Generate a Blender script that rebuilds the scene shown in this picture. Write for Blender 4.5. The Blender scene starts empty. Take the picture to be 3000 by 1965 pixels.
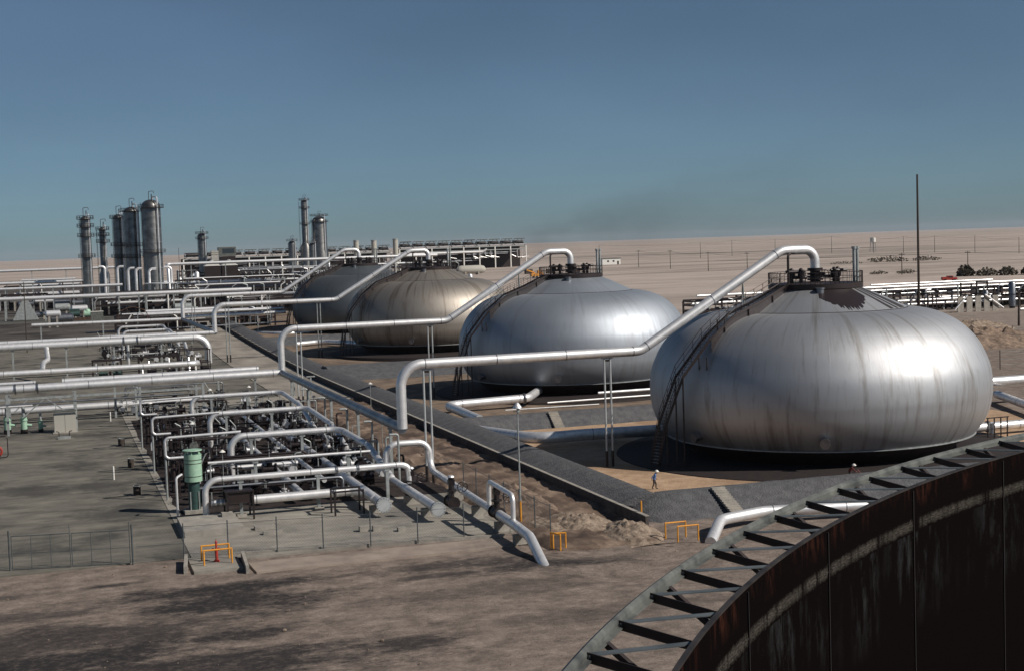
import bpy, bmesh, math, random
from mathutils import Vector, Matrix, noise
rad = math.radians
SC = bpy.context.scene
COL = SC.collection
rnd = random.Random(7)

# ---------------------------------------------------------------- camera
# Plant grid: +x along the overhead pipes, +y along the row of spheroids, z up.  Camera stands on a tank rim.
yaw, pitch, roll = rad(18.0), rad(3.69), rad(1.9)
fw = Vector((math.sin(yaw)*math.cos(pitch), math.cos(yaw)*math.cos(pitch), -math.sin(pitch)))
r0 = Vector((math.cos(yaw), -math.sin(yaw), 0)); u0 = r0.cross(fw)
RV = r0*math.cos(roll) - u0*math.sin(roll); UV = u0*math.cos(roll) + r0*math.sin(roll)
cam = bpy.data.cameras.new('camera'); cam.sensor_width = 36; cam.lens = 50.0
cam.clip_start = 0.2; cam.clip_end = 60000
co = bpy.data.objects.new('camera', cam); COL.objects.link(co)
m = Matrix(((RV.x, UV.x, -fw.x), (RV.y, UV.y, -fw.y), (RV.z, UV.z, -fw.z))).to_4x4()
m.translation = (0, 0, 22); co.matrix_world = m
SC.camera = co

# ---------------------------------------------------------------- light
SUN_EL = rad(38.5); SUN_DIR = Vector((0.98, -0.78, 0)).normalized()*math.cos(SUN_EL) + Vector((0, 0, math.sin(SUN_EL)))
W = bpy.data.worlds.new('World'); SC.world = W; W.use_nodes = True
nt = W.node_tree; bg = nt.nodes['Background']
sky = nt.nodes.new('ShaderNodeTexSky'); sky.sky_type = 'NISHITA'; sky.sun_disc = False
sky.sun_elevation = SUN_EL; sky.sun_rotation = math.atan2(SUN_DIR.x, SUN_DIR.y)
sky.altitude = 0; sky.air_density = 0.62; sky.dust_density = 0.45; sky.ozone_density = 6.0
hs = nt.nodes.new('ShaderNodeHueSaturation'); hs.inputs['Saturation'].default_value = 0.80; nt.links.new(sky.outputs[0], hs.inputs['Color'])
tcw = nt.nodes.new('ShaderNodeTexCoord'); mpw = nt.nodes.new('ShaderNodeMapping'); mpw.inputs['Scale'].default_value = (1, 1, 2.6); nt.links.new(tcw.outputs['Generated'], mpw.inputs[0])
nzw = nt.nodes.new('ShaderNodeTexNoise'); nzw.inputs['Scale'].default_value = 3.2; nzw.inputs['Detail'].default_value = 5; nt.links.new(mpw.outputs[0], nzw.inputs['Vector'])
mrw = nt.nodes.new('ShaderNodeMapRange'); mrw.inputs['From Min'].default_value = 0.3; mrw.inputs['From Max'].default_value = 0.7; mrw.inputs['To Min'].default_value = 0.92; mrw.inputs['To Max'].default_value = 1.08; nt.links.new(nzw.outputs[0], mrw.inputs[0])
mxw = nt.nodes.new('ShaderNodeVectorMath'); mxw.operation = 'SCALE'; nt.links.new(hs.outputs[0], mxw.inputs[0]); nt.links.new(mrw.outputs[0], mxw.inputs['Scale'])
tnw = nt.nodes.new('ShaderNodeVectorMath'); tnw.operation = 'MULTIPLY'; tnw.inputs[1].default_value = (0.87, 1.04, 1.03); nt.links.new(mxw.outputs[0], tnw.inputs[0]); nt.links.new(tnw.outputs[0], bg.inputs[0]); bg.inputs[1].default_value = 0.054
sl = bpy.data.lights.new('sun', 'SUN'); sl.energy = 5.0; sl.angle = rad(0.5); sl.color = (1.0, 0.93, 0.84)
so = bpy.data.objects.new('sun', sl); COL.objects.link(so)
so.rotation_euler = SUN_DIR.to_track_quat('Z', 'Y').to_euler(); so.location = (60, -60, 90)
SC.view_settings.view_transform = 'Standard'; SC.view_settings.look = 'None'
SC.view_settings.exposure = -0.1; SC.view_settings.gamma = 1.0; SC.view_settings.use_curve_mapping = False
SC.cycles.max_bounces = 6; SC.cycles.glossy_bounces = 3; SC.cycles.volume_bounces = 0

# ---------------------------------------------------------------- materials
def mat(name, col, rough=0.6, metal=0.0, var=0.0, vscale=1.0, col2=None, bump=0.0, bscale=5.0, stretch=(1, 1, 1), rvar=0.0, world=False, lo=0.35, hi=0.65):
    M = bpy.data.materials.new(name); M.use_nodes = True
    t = M.node_tree; N = t.nodes; L = t.links; b = N['Principled BSDF']
    b.inputs['Base Color'].default_value = (*col, 1); b.inputs['Roughness'].default_value = rough
    b.inputs['Metallic'].default_value = metal
    tc = N.new('ShaderNodeTexCoord')
    src = tc.outputs['Object']
    if world:
        g = N.new('ShaderNodeNewGeometry'); src = g.outputs['Position']
    mp = N.new('ShaderNodeMapping'); mp.inputs['Scale'].default_value = stretch; L.new(src, mp.inputs[0])
    if col2 is not None or var:
        n = N.new('ShaderNodeTexNoise'); n.inputs['Scale'].default_value = vscale; n.inputs['Detail'].default_value = 8
        n.inputs['Roughness'].default_value = 0.6
        L.new(mp.outputs[0], n.inputs['Vector'])
        r = N.new('ShaderNodeValToRGB'); L.new(n.outputs[0], r.inputs[0])
        c2 = col2 if col2 is not None else tuple(c*(1-var) for c in col)
        r.color_ramp.elements[0].position = lo; r.color_ramp.elements[1].position = hi
        r.color_ramp.elements[0].color = (*c2, 1); r.color_ramp.elements[1].color = (*col, 1)
        L.new(r.outputs[0], b.inputs['Base Color'])
        if rvar:
            mr = N.new('ShaderNodeMapRange'); mr.inputs['To Min'].default_value = rough+rvar; mr.inputs['To Max'].default_value = rough-rvar*0.3
            L.new(n.outputs[0], mr.inputs[0]); L.new(mr.outputs[0], b.inputs['Roughness'])
    if bump:
        n2 = N.new('ShaderNodeTexNoise'); n2.inputs['Scale'].default_value = bscale; n2.inputs['Detail'].default_value = 6
        L.new(mp.outputs[0], n2.inputs['Vector'])
        bp = N.new('ShaderNodeBump'); bp.inputs['Strength'].default_value = bump; bp.inputs['Distance'].default_value = 0.1
        L.new(n2.outputs[0], bp.inputs['Height']); L.new(bp.outputs[0], b.inputs['Normal'])
    return M

M = {}
M['alu'] = mat('aluminium cladding', (0.86, 0.85, 0.84), 0.40, 0.66, vscale=1.6, col2=(0.64, 0.64, 0.66), rvar=0.10, lo=0.3, hi=0.6)
M['alu_dull_shaded'] = mat('weathered and shaded aluminium cladding', (0.30, 0.31, 0.33), 0.40, 0.95, vscale=0.8, col2=(0.17, 0.18, 0.20), rvar=0.12)  # dull aluminium; on the row headers it paints in their shaded look
M['galv'] = mat('galvanised steel', (0.36, 0.38, 0.38), 0.55, 0.3, vscale=2, col2=(0.22, 0.24, 0.24))
M['dark'] = mat('dark painted steel', (0.018, 0.012, 0.013), 0.5, 0.2, vscale=3, col2=(0.030, 0.018, 0.017))
M['black'] = mat('black steel', (0.012, 0.010, 0.012), 0.45, 0.2, vscale=3, col2=(0.03, 0.02, 0.02))
M['valve'] = mat('valve iron', (0.030, 0.022, 0.024), 0.4, 0.5, vscale=5, col2=(0.014, 0.010, 0.011))
M['colmetal'] = mat('old column cladding', (0.30, 0.29, 0.27), 0.34, 0.92, vscale=0.5, col2=(0.15, 0.145, 0.14), rvar=0.1)
M['capsteel'] = mat('pale primed flange steel', (0.42, 0.44, 0.45), 0.5, 0.1, vscale=2, col2=(0.33, 0.35, 0.36))
M['white'] = mat('white paint', (0.75, 0.74, 0.70), 0.5, 0, vscale=3, col2=(0.6, 0.58, 0.54))
M['green'] = mat('pale green paint', (0.33, 0.50, 0.37), 0.45, 0, vscale=3, col2=(0.26, 0.41, 0.31))
M['teal'] = mat('dull green paint', (0.03, 0.075, 0.065), 0.5, 0, vscale=3, col2=(0.02, 0.04, 0.04))
M['yellow'] = mat('orange yellow paint', (0.75, 0.33, 0.03), 0.5, 0, vscale=4, col2=(0.55, 0.22, 0.02))
M['red'] = mat('red paint', (0.42, 0.03, 0.02), 0.5, 0, vscale=4, col2=(0.25, 0.03, 0.02))
M['conc'] = mat('concrete', (0.34, 0.31, 0.27), 0.9, 0, vscale=1.2, col2=(0.22, 0.21, 0.19), bump=0.3, bscale=8)
M['fence'] = mat('dull fence wire', (0.10, 0.115, 0.125), 0.55, 0.3, vscale=3, col2=(0.06, 0.07, 0.075))
M['laps'] = mat('shell lap steel', (0.007, 0.004, 0.004), 0.95, 0, vscale=6, col2=(0.005, 0.003, 0.003), stretch=(1, 1, 0.3))
M['wood'] = mat('creosoted wood', (0.06, 0.045, 0.035), 0.9, 0, vscale=3, col2=(0.03, 0.022, 0.02), stretch=(4, 4, 0.5))
M['cream'] = mat('cream cladding', (0.36, 0.34, 0.30), 0.7, 0, vscale=1, col2=(0.38, 0.37, 0.33))
M['glass'] = mat('window glass', (0.03, 0.04, 0.05), 0.1, 0)
M['bush'] = mat('desert shrub leaves', (0.10, 0.088, 0.062), 0.9, 0, vscale=2, col2=(0.055, 0.048, 0.038))
M['tan'] = mat('tan soil', (0.27, 0.19, 0.135), 0.95, 0, vscale=1.1, col2=(0.085, 0.062, 0.05), bump=0.8, bscale=3)
M['spoil'] = mat('excavated spoil', (0.34, 0.265, 0.20), 0.95, 0, vscale=1.6, col2=(0.12, 0.085, 0.062), bump=1.0, bscale=4)
M['berm'] = mat('oiled berm', (0.105, 0.105, 0.108), 0.85, 0, vscale=1.3, col2=(0.060, 0.060, 0.066), bump=1.0, bscale=7, world=True)
M['oilpad'] = mat('oil soaked sand', (0.016, 0.008, 0.007), 0.85, 0, vscale=1.3, col2=(0.009, 0.005, 0.005), bump=0.6, bscale=3)
M['ringplate'] = mat('foundation plate', (0.016, 0.010, 0.010), 0.7, 0, vscale=1, col2=(0.03, 0.016, 0.012))
M['stairs'] = mat('stair galvanised', (0.16, 0.16, 0.17), 0.45, 0.5, vscale=3, col2=(0.05, 0.05, 0.055))
M['skin'] = mat('skin', (0.22, 0.12, 0.08), 0.6)
M['blue'] = mat('blue shirt cloth', (0.10, 0.19, 0.42), 0.8, 0, vscale=6, col2=(0.07, 0.14, 0.32))
M['trouser'] = mat('dark trouser cloth', (0.045, 0.035, 0.035), 0.85)
M['redcloth'] = mat('dark red shirt cloth', (0.10, 0.015, 0.012), 0.85)
M['wallface_shaded'] = mat('shaded wall concrete', (0.085, 0.075, 0.070), 0.9, 0, vscale=1.5, col2=(0.045, 0.036, 0.034), bump=0.4)  # wall face concrete darkened to paint in its shade
M['rusty'] = mat('rusty steel', (0.085, 0.040, 0.024), 0.8, 0, vscale=2, col2=(0.03, 0.016, 0.012), stretch=(1, 1, 0.3))
M['rail'] = mat('grey painted rim steel', (0.165, 0.17, 0.155), 0.55, 0.1, vscale=3.5, col2=(0.05, 0.055, 0.053), lo=0.32, hi=0.68)
M['strut_shaded'] = mat('brown strut steel in shade', (0.020, 0.010, 0.010), 0.7, 0, vscale=3, col2=(0.010, 0.007, 0.008))  # dark copy of the strut steel, for faces in shade
M['strut_lit'] = mat('grey strut steel in light', (0.10, 0.115, 0.125), 0.6, 0.1, vscale=3, col2=(0.045, 0.055, 0.062))  # pale copy of the strut steel, for faces in light

def nd(t, kind, **kw):
    n = t.nodes.new(kind)
    for k, v in kw.items(): setattr(n, k, v)
    return n
def math_(t, op, a, b=None, c=None, clamp=False):
    n = t.nodes.new('ShaderNodeMath'); n.operation = op; n.use_clamp = clamp
    for i, v in enumerate((a, b, c)):
        if v is None: continue
        if isinstance(v, (int, float)): n.inputs[i].default_value = v
        else: t.links.new(v, n.inputs[i])
    return n.outputs[0]
def ramp(t, fac, stops, interp='LINEAR'):
    r = t.nodes.new('ShaderNodeValToRGB'); r.color_ramp.interpolation = interp
    while len(r.color_ramp.elements) < len(stops): r.color_ramp.elements.new(0.5)
    for e, (p, c) in zip(r.color_ramp.elements, stops):
        e.position = p; e.color = (*c, 1) if len(c) == 3 else c
    t.links.new(fac, r.inputs[0]); return r.outputs[0]
def mixc(t, fac, a, b):
    n = t.nodes.new('ShaderNodeMix'); n.data_type = 'RGBA'
    for sock, v in ((n.inputs[0], fac), (n.inputs[6], a), (n.inputs[7], b)):
        if isinstance(v, (int, float)): sock.default_value = v
        elif isinstance(v, tuple): sock.default_value = (*v, 1)
        else: t.links.new(v, sock)
    return n.outputs[2]
def noise_(t, vec, scale, detail=6, rough=0.6, stretch=None):
    if stretch:
        mp = t.nodes.new('ShaderNodeMapping'); mp.inputs['Scale'].default_value = stretch; t.links.new(vec, mp.inputs[0]); vec = mp.outputs[0]
    n = t.nodes.new('ShaderNodeTexNoise'); n.inputs['Scale'].default_value = scale; n.inputs['Detail'].default_value = detail
    n.inputs['Roughness'].default_value = rough; t.links.new(vec, n.inputs['Vector']); return n.outputs[0]

def tank_material(name, base, dirt, rust_amt, seed, soot=0.0):
    Mx = bpy.data.materials.new(name); Mx.use_nodes = True; t = Mx.node_tree; b = t.nodes['Principled BSDF']
    tc = t.nodes.new('ShaderNodeTexCoord').outputs['Object']
    sp = t.nodes.new('ShaderNodeSeparateXYZ'); t.links.new(tc, sp.inputs[0])
    ang = math_(t, 'ARCTAN2', sp.outputs[1], sp.outputs[0])
    cb = t.nodes.new('ShaderNodeCombineXYZ')
    t.links.new(math_(t, 'MULTIPLY', ang, 12.0), cb.inputs[0]); t.links.new(math_(t, 'MULTIPLY', sp.outputs[2], 0.09), cb.inputs[1]); cb.inputs[2].default_value = seed
    streak = noise_(t, cb.outputs[0], 1.1, 7, 0.65)
    streak2 = noise_(t, cb.outputs[0], 4.0, 5, 0.6)
    big = noise_(t, tc, 0.13, 4, 0.5)
    top = math_(t, 'MULTIPLY', math_(t, 'SUBTRACT', sp.outputs[2], 4.0, clamp=True), 1.0)
    s = math_(t, 'MULTIPLY', ramp(t, streak, [(0.52, (0, 0, 0)), (0.72, (1, 1, 1))]), rust_amt)
    s2 = math_(t, 'MULTIPLY', ramp(t, streak2, [(0.55, (0, 0, 0)), (0.8, (1, 1, 1))]), rust_amt*0.5)
    c = mixc(t, math_(t, 'MULTIPLY', ramp(t, big, [(0.35, (0, 0, 0)), (0.7, (1, 1, 1))]), 0.5), base, tuple(x*0.78 for x in base))
    c = mixc(t, s, c, dirt); c = mixc(t, s2, c, tuple(x*0.8 for x in dirt))
    # meridional weld seams, faint
    seam = math_(t, 'ABSOLUTE', math_(t, 'SINE', math_(t, 'MULTIPLY', ang, 14.0)))
    seamf = ramp(t, seam, [(0.0, (1, 1, 1)), (0.012, (0, 0, 0))])
    c = mixc(t, math_(t, 'MULTIPLY', seamf, 0.25), c, tuple(x*0.5 for x in base))
    t.links.new(c, b.inputs['Base Color'])
    b.inputs['Metallic'].default_value = 0.88
    t.links.new(math_(t, 'ADD', math_(t, 'MULTIPLY', streak, 0.10), 0.53), b.inputs['Roughness'])
    bp = t.nodes.new('ShaderNodeBump'); bp.inputs['Strength'].default_value = 0.25; bp.inputs['Distance'].default_value = 0.06
    wob = noise_(t, tc, 0.55, 3, 0.5)
    t.links.new(math_(t, 'SUBTRACT', wob, math_(t, 'MULTIPLY', seamf, 0.3)), bp.inputs['Height']); t.links.new(bp.outputs[0], b.inputs['Normal'])
    return Mx
M['tankA'] = tank_material('aluminium tank paint', (0.47, 0.48, 0.50), (0.14, 0.115, 0.08), 0.7, 1.3)
M['tankB'] = tank_material('blue grey aluminium tank paint', (0.42, 0.455, 0.50), (0.14, 0.12, 0.12), 0.35, 5.1)
M['tankC'] = tank_material('brown stained aluminium tank paint', (0.38, 0.345, 0.305), (0.12, 0.085, 0.058), 1.0, 9.7)
M['tankD'] = tank_material('dull blue grey tank paint', (0.17, 0.19, 0.205), (0.07, 0.07, 0.07), 0.4, 3.3)

def ground_material():
    Mx = bpy.data.materials.new('desert ground'); Mx.use_nodes = True; t = Mx.node_tree; b = t.nodes['Principled BSDF']
    g = t.nodes.new('ShaderNodeNewGeometry').outputs['Position']
    sp = t.nodes.new('ShaderNodeSeparateXYZ'); t.links.new(g, sp.inputs[0]); X, Y = sp.outputs[0], sp.outputs[1]
    n1 = noise_(t, g, 0.035, 8, 0.62, (1, 1.8, 1)); n2 = noise_(t, g, 0.55, 12, 0.78, (0.9, 1.2, 1)); n3 = noise_(t, g, 4.0, 6, 0.7)
    near = ramp(t, n2, [(0.32, (0.10, 0.083, 0.073)), (0.5, (0.215, 0.174, 0.148)), (0.68, (0.36, 0.29, 0.245))])
    # oil spills with shapes of their own: centre x, y, half sizes, strength
    w1 = noise_(t, g, 0.16, 6, 0.62, (1, 1.9, 1)); w2 = noise_(t, g, 0.9, 12, 0.85, (0.8, 1.4, 1)); of = None
    for (cx, cy, rx, ry, k_) in ((10, 90.3, 6.5, 2.6, 1.0), (9.5, 82, 3.6, 1.8, 0.95), (32.5, 91.5, 5.0, 1.8, 0.95), (24, 91.5, 3.0, 0.8, 0.8), (0, 81, 10, 2.4, 1.0), (9.5, 94.2, 7.5, 1.8, 1.0), (-1, 85.5, 13, 4.2, 0.85), (25.5, 94.2, 6.5, 1.6, 0.8), (18.3, 76.2, 3.0, 1.6, 0.9), (35.5, 92.4, 4.0, 1.2, 0.6), (2, 76, 16, 4.2, 0.95), (27, 86, 9, 2.2, 0.45), (-6, 98.2, 4.5, 1.0, 0.6), (3.0, 98.6, 2.0, 0.7, 0.9), (38, 104.5, 2.6, 4.5, 0.75), (36.5, 112, 2.0, 5.0, 0.6), (-3, 92, 6, 1.5, 0.7), (31, 78, 10, 1.8, 0.4)):
        dx = math_(t, 'DIVIDE', math_(t, 'SUBTRACT', X, cx), rx*1.25); dy = math_(t, 'DIVIDE', math_(t, 'SUBTRACT', Y, cy), ry*1.25)
        d = math_(t, 'SQRT', math_(t, 'ADD', math_(t, 'MULTIPLY', dx, dx), math_(t, 'MULTIPLY', dy, dy)))
        v = math_(t, 'ADD', math_(t, 'SUBTRACT', 1.0, d), math_(t, 'ADD', math_(t, 'MULTIPLY', math_(t, 'SUBTRACT', w1, 0.5), 2.0), math_(t, 'MULTIPLY', math_(t, 'SUBTRACT', w2, 0.5), 2.6)))
        v = math_(t, 'MULTIPLY', math_(t, 'MULTIPLY', v, 1.8, clamp=True), k_)
        of = v if of is None else math_(t, 'MAXIMUM', of, v)
    of = math_(t, 'MULTIPLY', of, ramp(t, noise_(t, g, 1.7, 10, 0.8), [(0.28, (0.45, 0.45, 0.45)), (0.52, (1, 1, 1))]))
    near = mixc(t, math_(t, 'MULTIPLY', of, 0.95), near, mixc(t, n3, (0.012, 0.013, 0.017), (0.026, 0.026, 0.029)))
    far = ramp(t, n1, [(0.3, (0.30, 0.255, 0.22)), (0.55, (0.48, 0.405, 0.355)), (0.75, (0.56, 0.485, 0.43))])
    far2 = ramp(t, noise_(t, g, 0.006, 6, 0.6, (0.35, 2.2, 1)), [(0.40, (0.13, 0.115, 0.105)), (0.52, (0.44, 0.37, 0.325)), (0.7, (0.50, 0.42, 0.37))])
    farm = mixc(t, 0.5, far, far2)
    k = math_(t, 'DIVIDE', math_(t, 'SUBTRACT', Y, 240.0), 120.0, clamp=True)
    c = mixc(t, k, near, farm)
    gr = noise_(t, g, 9.0, 4, 0.8)
    c = mixc(t, ramp(t, gr, [(0.42, (0, 0, 0)), (0.75, (0.8, 0.8, 0.8))]), c, mixc(t, 0.6, c, (0.05, 0.042, 0.038)))
    c = mixc(t, ramp(t, gr, [(0.25, (0.6, 0.6, 0.6)), (0.40, (0, 0, 0))]), c, mixc(t, 0.4, c, (0.5, 0.43, 0.36)))
    t.links.new(c, b.inputs['Base Color']); b.inputs['Roughness'].default_value = 0.95; b.inputs['Specular IOR Level'].default_value = 0.08
    bp = t.nodes.new('ShaderNodeBump'); bp.inputs['Strength'].default_value = 0.9; bp.inputs['Distance'].default_value = 0.12
    t.links.new(math_(t, 'ADD', n2, math_(t, 'MULTIPLY', n3, 0.4)), bp.inputs['Height']); t.links.new(bp.outputs[0], b.inputs['Normal'])
    return Mx
M['ground'] = ground_material()
def sheet_material(name, cA, cB, cC, sc=0.5, st=(1, 1, 1), stain=None, bump=0.4):
    Mx = bpy.data.materials.new(name); Mx.use_nodes = True; t = Mx.node_tree; b = t.nodes['Principled BSDF']
    g = t.nodes.new('ShaderNodeNewGeometry').outputs['Position']
    n = noise_(t, g, sc, 8, 0.62, st); n3 = noise_(t, g, 5.0, 5, 0.7); n4 = noise_(t, g, 0.11, 4, 0.5)
    c = ramp(t, n, [(0.32, cA), (0.5, cB), (0.68, cC)])
    c = mixc(t, math_(t, 'MULTIPLY', ramp(t, math_(t, 'ADD', n4, math_(t, 'MULTIPLY', math_(t, 'SUBTRACT', noise_(t, g, 1.1, 8, 0.75), 0.5), 0.35)), [(0.50, (0, 0, 0)), (0.64, (1, 1, 1))]), 0.7), c, stain if stain else tuple(x*0.5 for x in cA))
    c = mixc(t, math_(t, 'MULTIPLY', n3, 0.3), c, cA)
    t.links.new(c, b.inputs['Base Color']); b.inputs['Roughness'].default_value = 0.92; b.inputs['Specular IOR Level'].default_value = 0.15
    bp = t.nodes.new('ShaderNodeBump'); bp.inputs['Strength'].default_value = bump; bp.inputs['Distance'].default_value = 0.06
    t.links.new(math_(t, 'ADD', n, n3), bp.inputs['Height']); t.links.new(bp.outputs[0], b.inputs['Normal'])
    return Mx
M['yard'] = sheet_material('worn asphalt yard', (0.095, 0.090, 0.078), (0.155, 0.145, 0.124), (0.225, 0.205, 0.173), 0.35, (0.8, 1.6, 1), (0.032, 0.032, 0.034))
M['slab'] = sheet_material('concrete slab', (0.21, 0.195, 0.17), (0.28, 0.26, 0.228), (0.35, 0.325, 0.285), 0.5, (0.8, 1.6, 1), (0.12, 0.115, 0.108))
M['sand'] = sheet_material('basin sand', (0.32, 0.215, 0.14), (0.42, 0.29, 0.19), (0.50, 0.36, 0.25), 0.8, (1, 1, 1), (0.26, 0.17, 0.11), 0.9)
M['roadm'] = sheet_material('dusty road', (0.21, 0.19, 0.165), (0.285, 0.255, 0.22), (0.35, 0.315, 0.27), 0.3, (1, 0.4, 1), (0.13, 0.12, 0.11))
M['dark_ground'] = sheet_material('manifold shade ground', (0.022, 0.017, 0.017), (0.035, 0.027, 0.026), (0.06, 0.05, 0.046), 0.8, (1, 1, 1), (0.02, 0.015, 0.016))  # near-black ground colour standing in for shade under the piping
M['dug'] = sheet_material('dug brown earth', (0.085, 0.060, 0.048), (0.17, 0.122, 0.092), (0.33, 0.245, 0.185), 0.45, (1, 0.8, 1), (0.035, 0.027, 0.026), 1.0)
M['fardirt'] = sheet_material('oiled track', (0.07, 0.07, 0.066), (0.10, 0.098, 0.09), (0.13, 0.125, 0.112), 0.2, (0.4, 1.6, 1))

def innershell_material():
    Mx = bpy.data.materials.new('oily inner shell'); Mx.use_nodes = True; t = Mx.node_tree; b = t.nodes['Principled BSDF']
    tc = t.nodes.new('ShaderNodeTexCoord').outputs['Object']
    sp = t.nodes.new('ShaderNodeSeparateXYZ'); t.links.new(tc, sp.inputs[0])
    ang = math_(t, 'ARCTAN2', sp.outputs[1], sp.outputs[0]); Z = sp.outputs[2]
    def sv(ks, kz):
        cb = t.nodes.new('ShaderNodeCombineXYZ'); t.links.new(math_(t, 'MULTIPLY', ang, ks), cb.inputs[0]); t.links.new(math_(t, 'MULTIPLY', Z, kz), cb.inputs[1]); return cb.outputs[0]
    a = noise_(t, sv(150, 2.0), 1.0, 6, 0.7); bb = noise_(t, sv(30, 0.8), 1.0, 4, 0.6)
    rust = math_(t, 'MULTIPLY', ramp(t, a, [(0.50, (0, 0, 0)), (0.68, (1, 1, 1))]), ramp(t, bb, [(0.42, (0, 0, 0)), (0.6, (1, 1, 1))]))
    # z measured down from the rim (object origin at the rim): rust only near the top
    topf = math_(t, 'ADD', math_(t, 'MULTIPLY', Z, 3.2), 1.0, clamp=True)
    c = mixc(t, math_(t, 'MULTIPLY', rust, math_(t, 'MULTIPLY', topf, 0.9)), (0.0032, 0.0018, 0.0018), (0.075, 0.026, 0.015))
    # crusted residue line 0.45 m below the rim, broken, with drips below
    wob = math_(t, 'MULTIPLY', math_(t, 'SUBTRACT', noise_(t, sv(70, 0), 1.0, 4, 0.6), 0.5), 0.05)
    zz = math_(t, 'ADD', Z, wob)
    d1 = math_(t, 'ABSOLUTE', math_(t, 'ADD', zz, 0.468))
    band = ramp(t, math_(t, 'ADD', math_(t, 'DIVIDE', d1, 0.085), math_(t, 'MULTIPLY', math_(t, 'SUBTRACT', noise_(t, sv(260, 10), 1.0, 6, 0.75), 0.5), 1.3)), [(0.35, (1, 1, 1)), (0.9, (0, 0, 0))])
    brk = ramp(t, noise_(t, sv(36, 0), 1.0, 6, 0.7), [(0.43, (0, 0, 0)), (0.50, (1, 1, 1))])
    bt = noise_(t, sv(300, 60), 1.0, 5, 0.7)
    band = math_(t, 'MULTIPLY', math_(t, 'MULTIPLY', band, brk), ramp(t, bt, [(0.35, (0.15, 0.15, 0.15)), (0.62, (1, 1, 1))]))
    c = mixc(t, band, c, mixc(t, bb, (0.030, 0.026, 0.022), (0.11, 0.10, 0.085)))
    drip = math_(t, 'MULTIPLY', ramp(t, noise_(t, sv(80, 1.0), 1.0, 9, 0.72), [(0.50, (0, 0, 0)), (0.70, (1, 1, 1))]),
                 math_(t, 'MULTIPLY', math_(t, 'LESS_THAN', zz, -0.56), math_(t, 'ADD', math_(t, 'MULTIPLY', zz, 1.1), 1.9, clamp=True)))
    drip = math_(t, 'MULTIPLY', drip, ramp(t, noise_(t, sv(16, 0), 1.0, 3, 0.5), [(0.40, (0, 0, 0)), (0.58, (1, 1, 1))]))
    c = mixc(t, math_(t, 'MULTIPLY', drip, 0.8), c, (0.042, 0.046, 0.047))
    t.links.new(c, b.inputs['Base Color']); b.inputs['Roughness'].default_value = 0.75
    b.inputs['Specular IOR Level'].default_value = 0.03
    bp = t.nodes.new('ShaderNodeBump'); bp.inputs['Strength'].default_value = 0.5; bp.inputs['Distance'].default_value = 0.01
    t.links.new(math_(t, 'ADD', bt, math_(t, 'MULTIPLY', band, 1.5)), bp.inputs['Height']); t.links.new(bp.outputs[0], b.inputs['Normal'])
    return Mx
M['inner'] = innershell_material()

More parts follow.
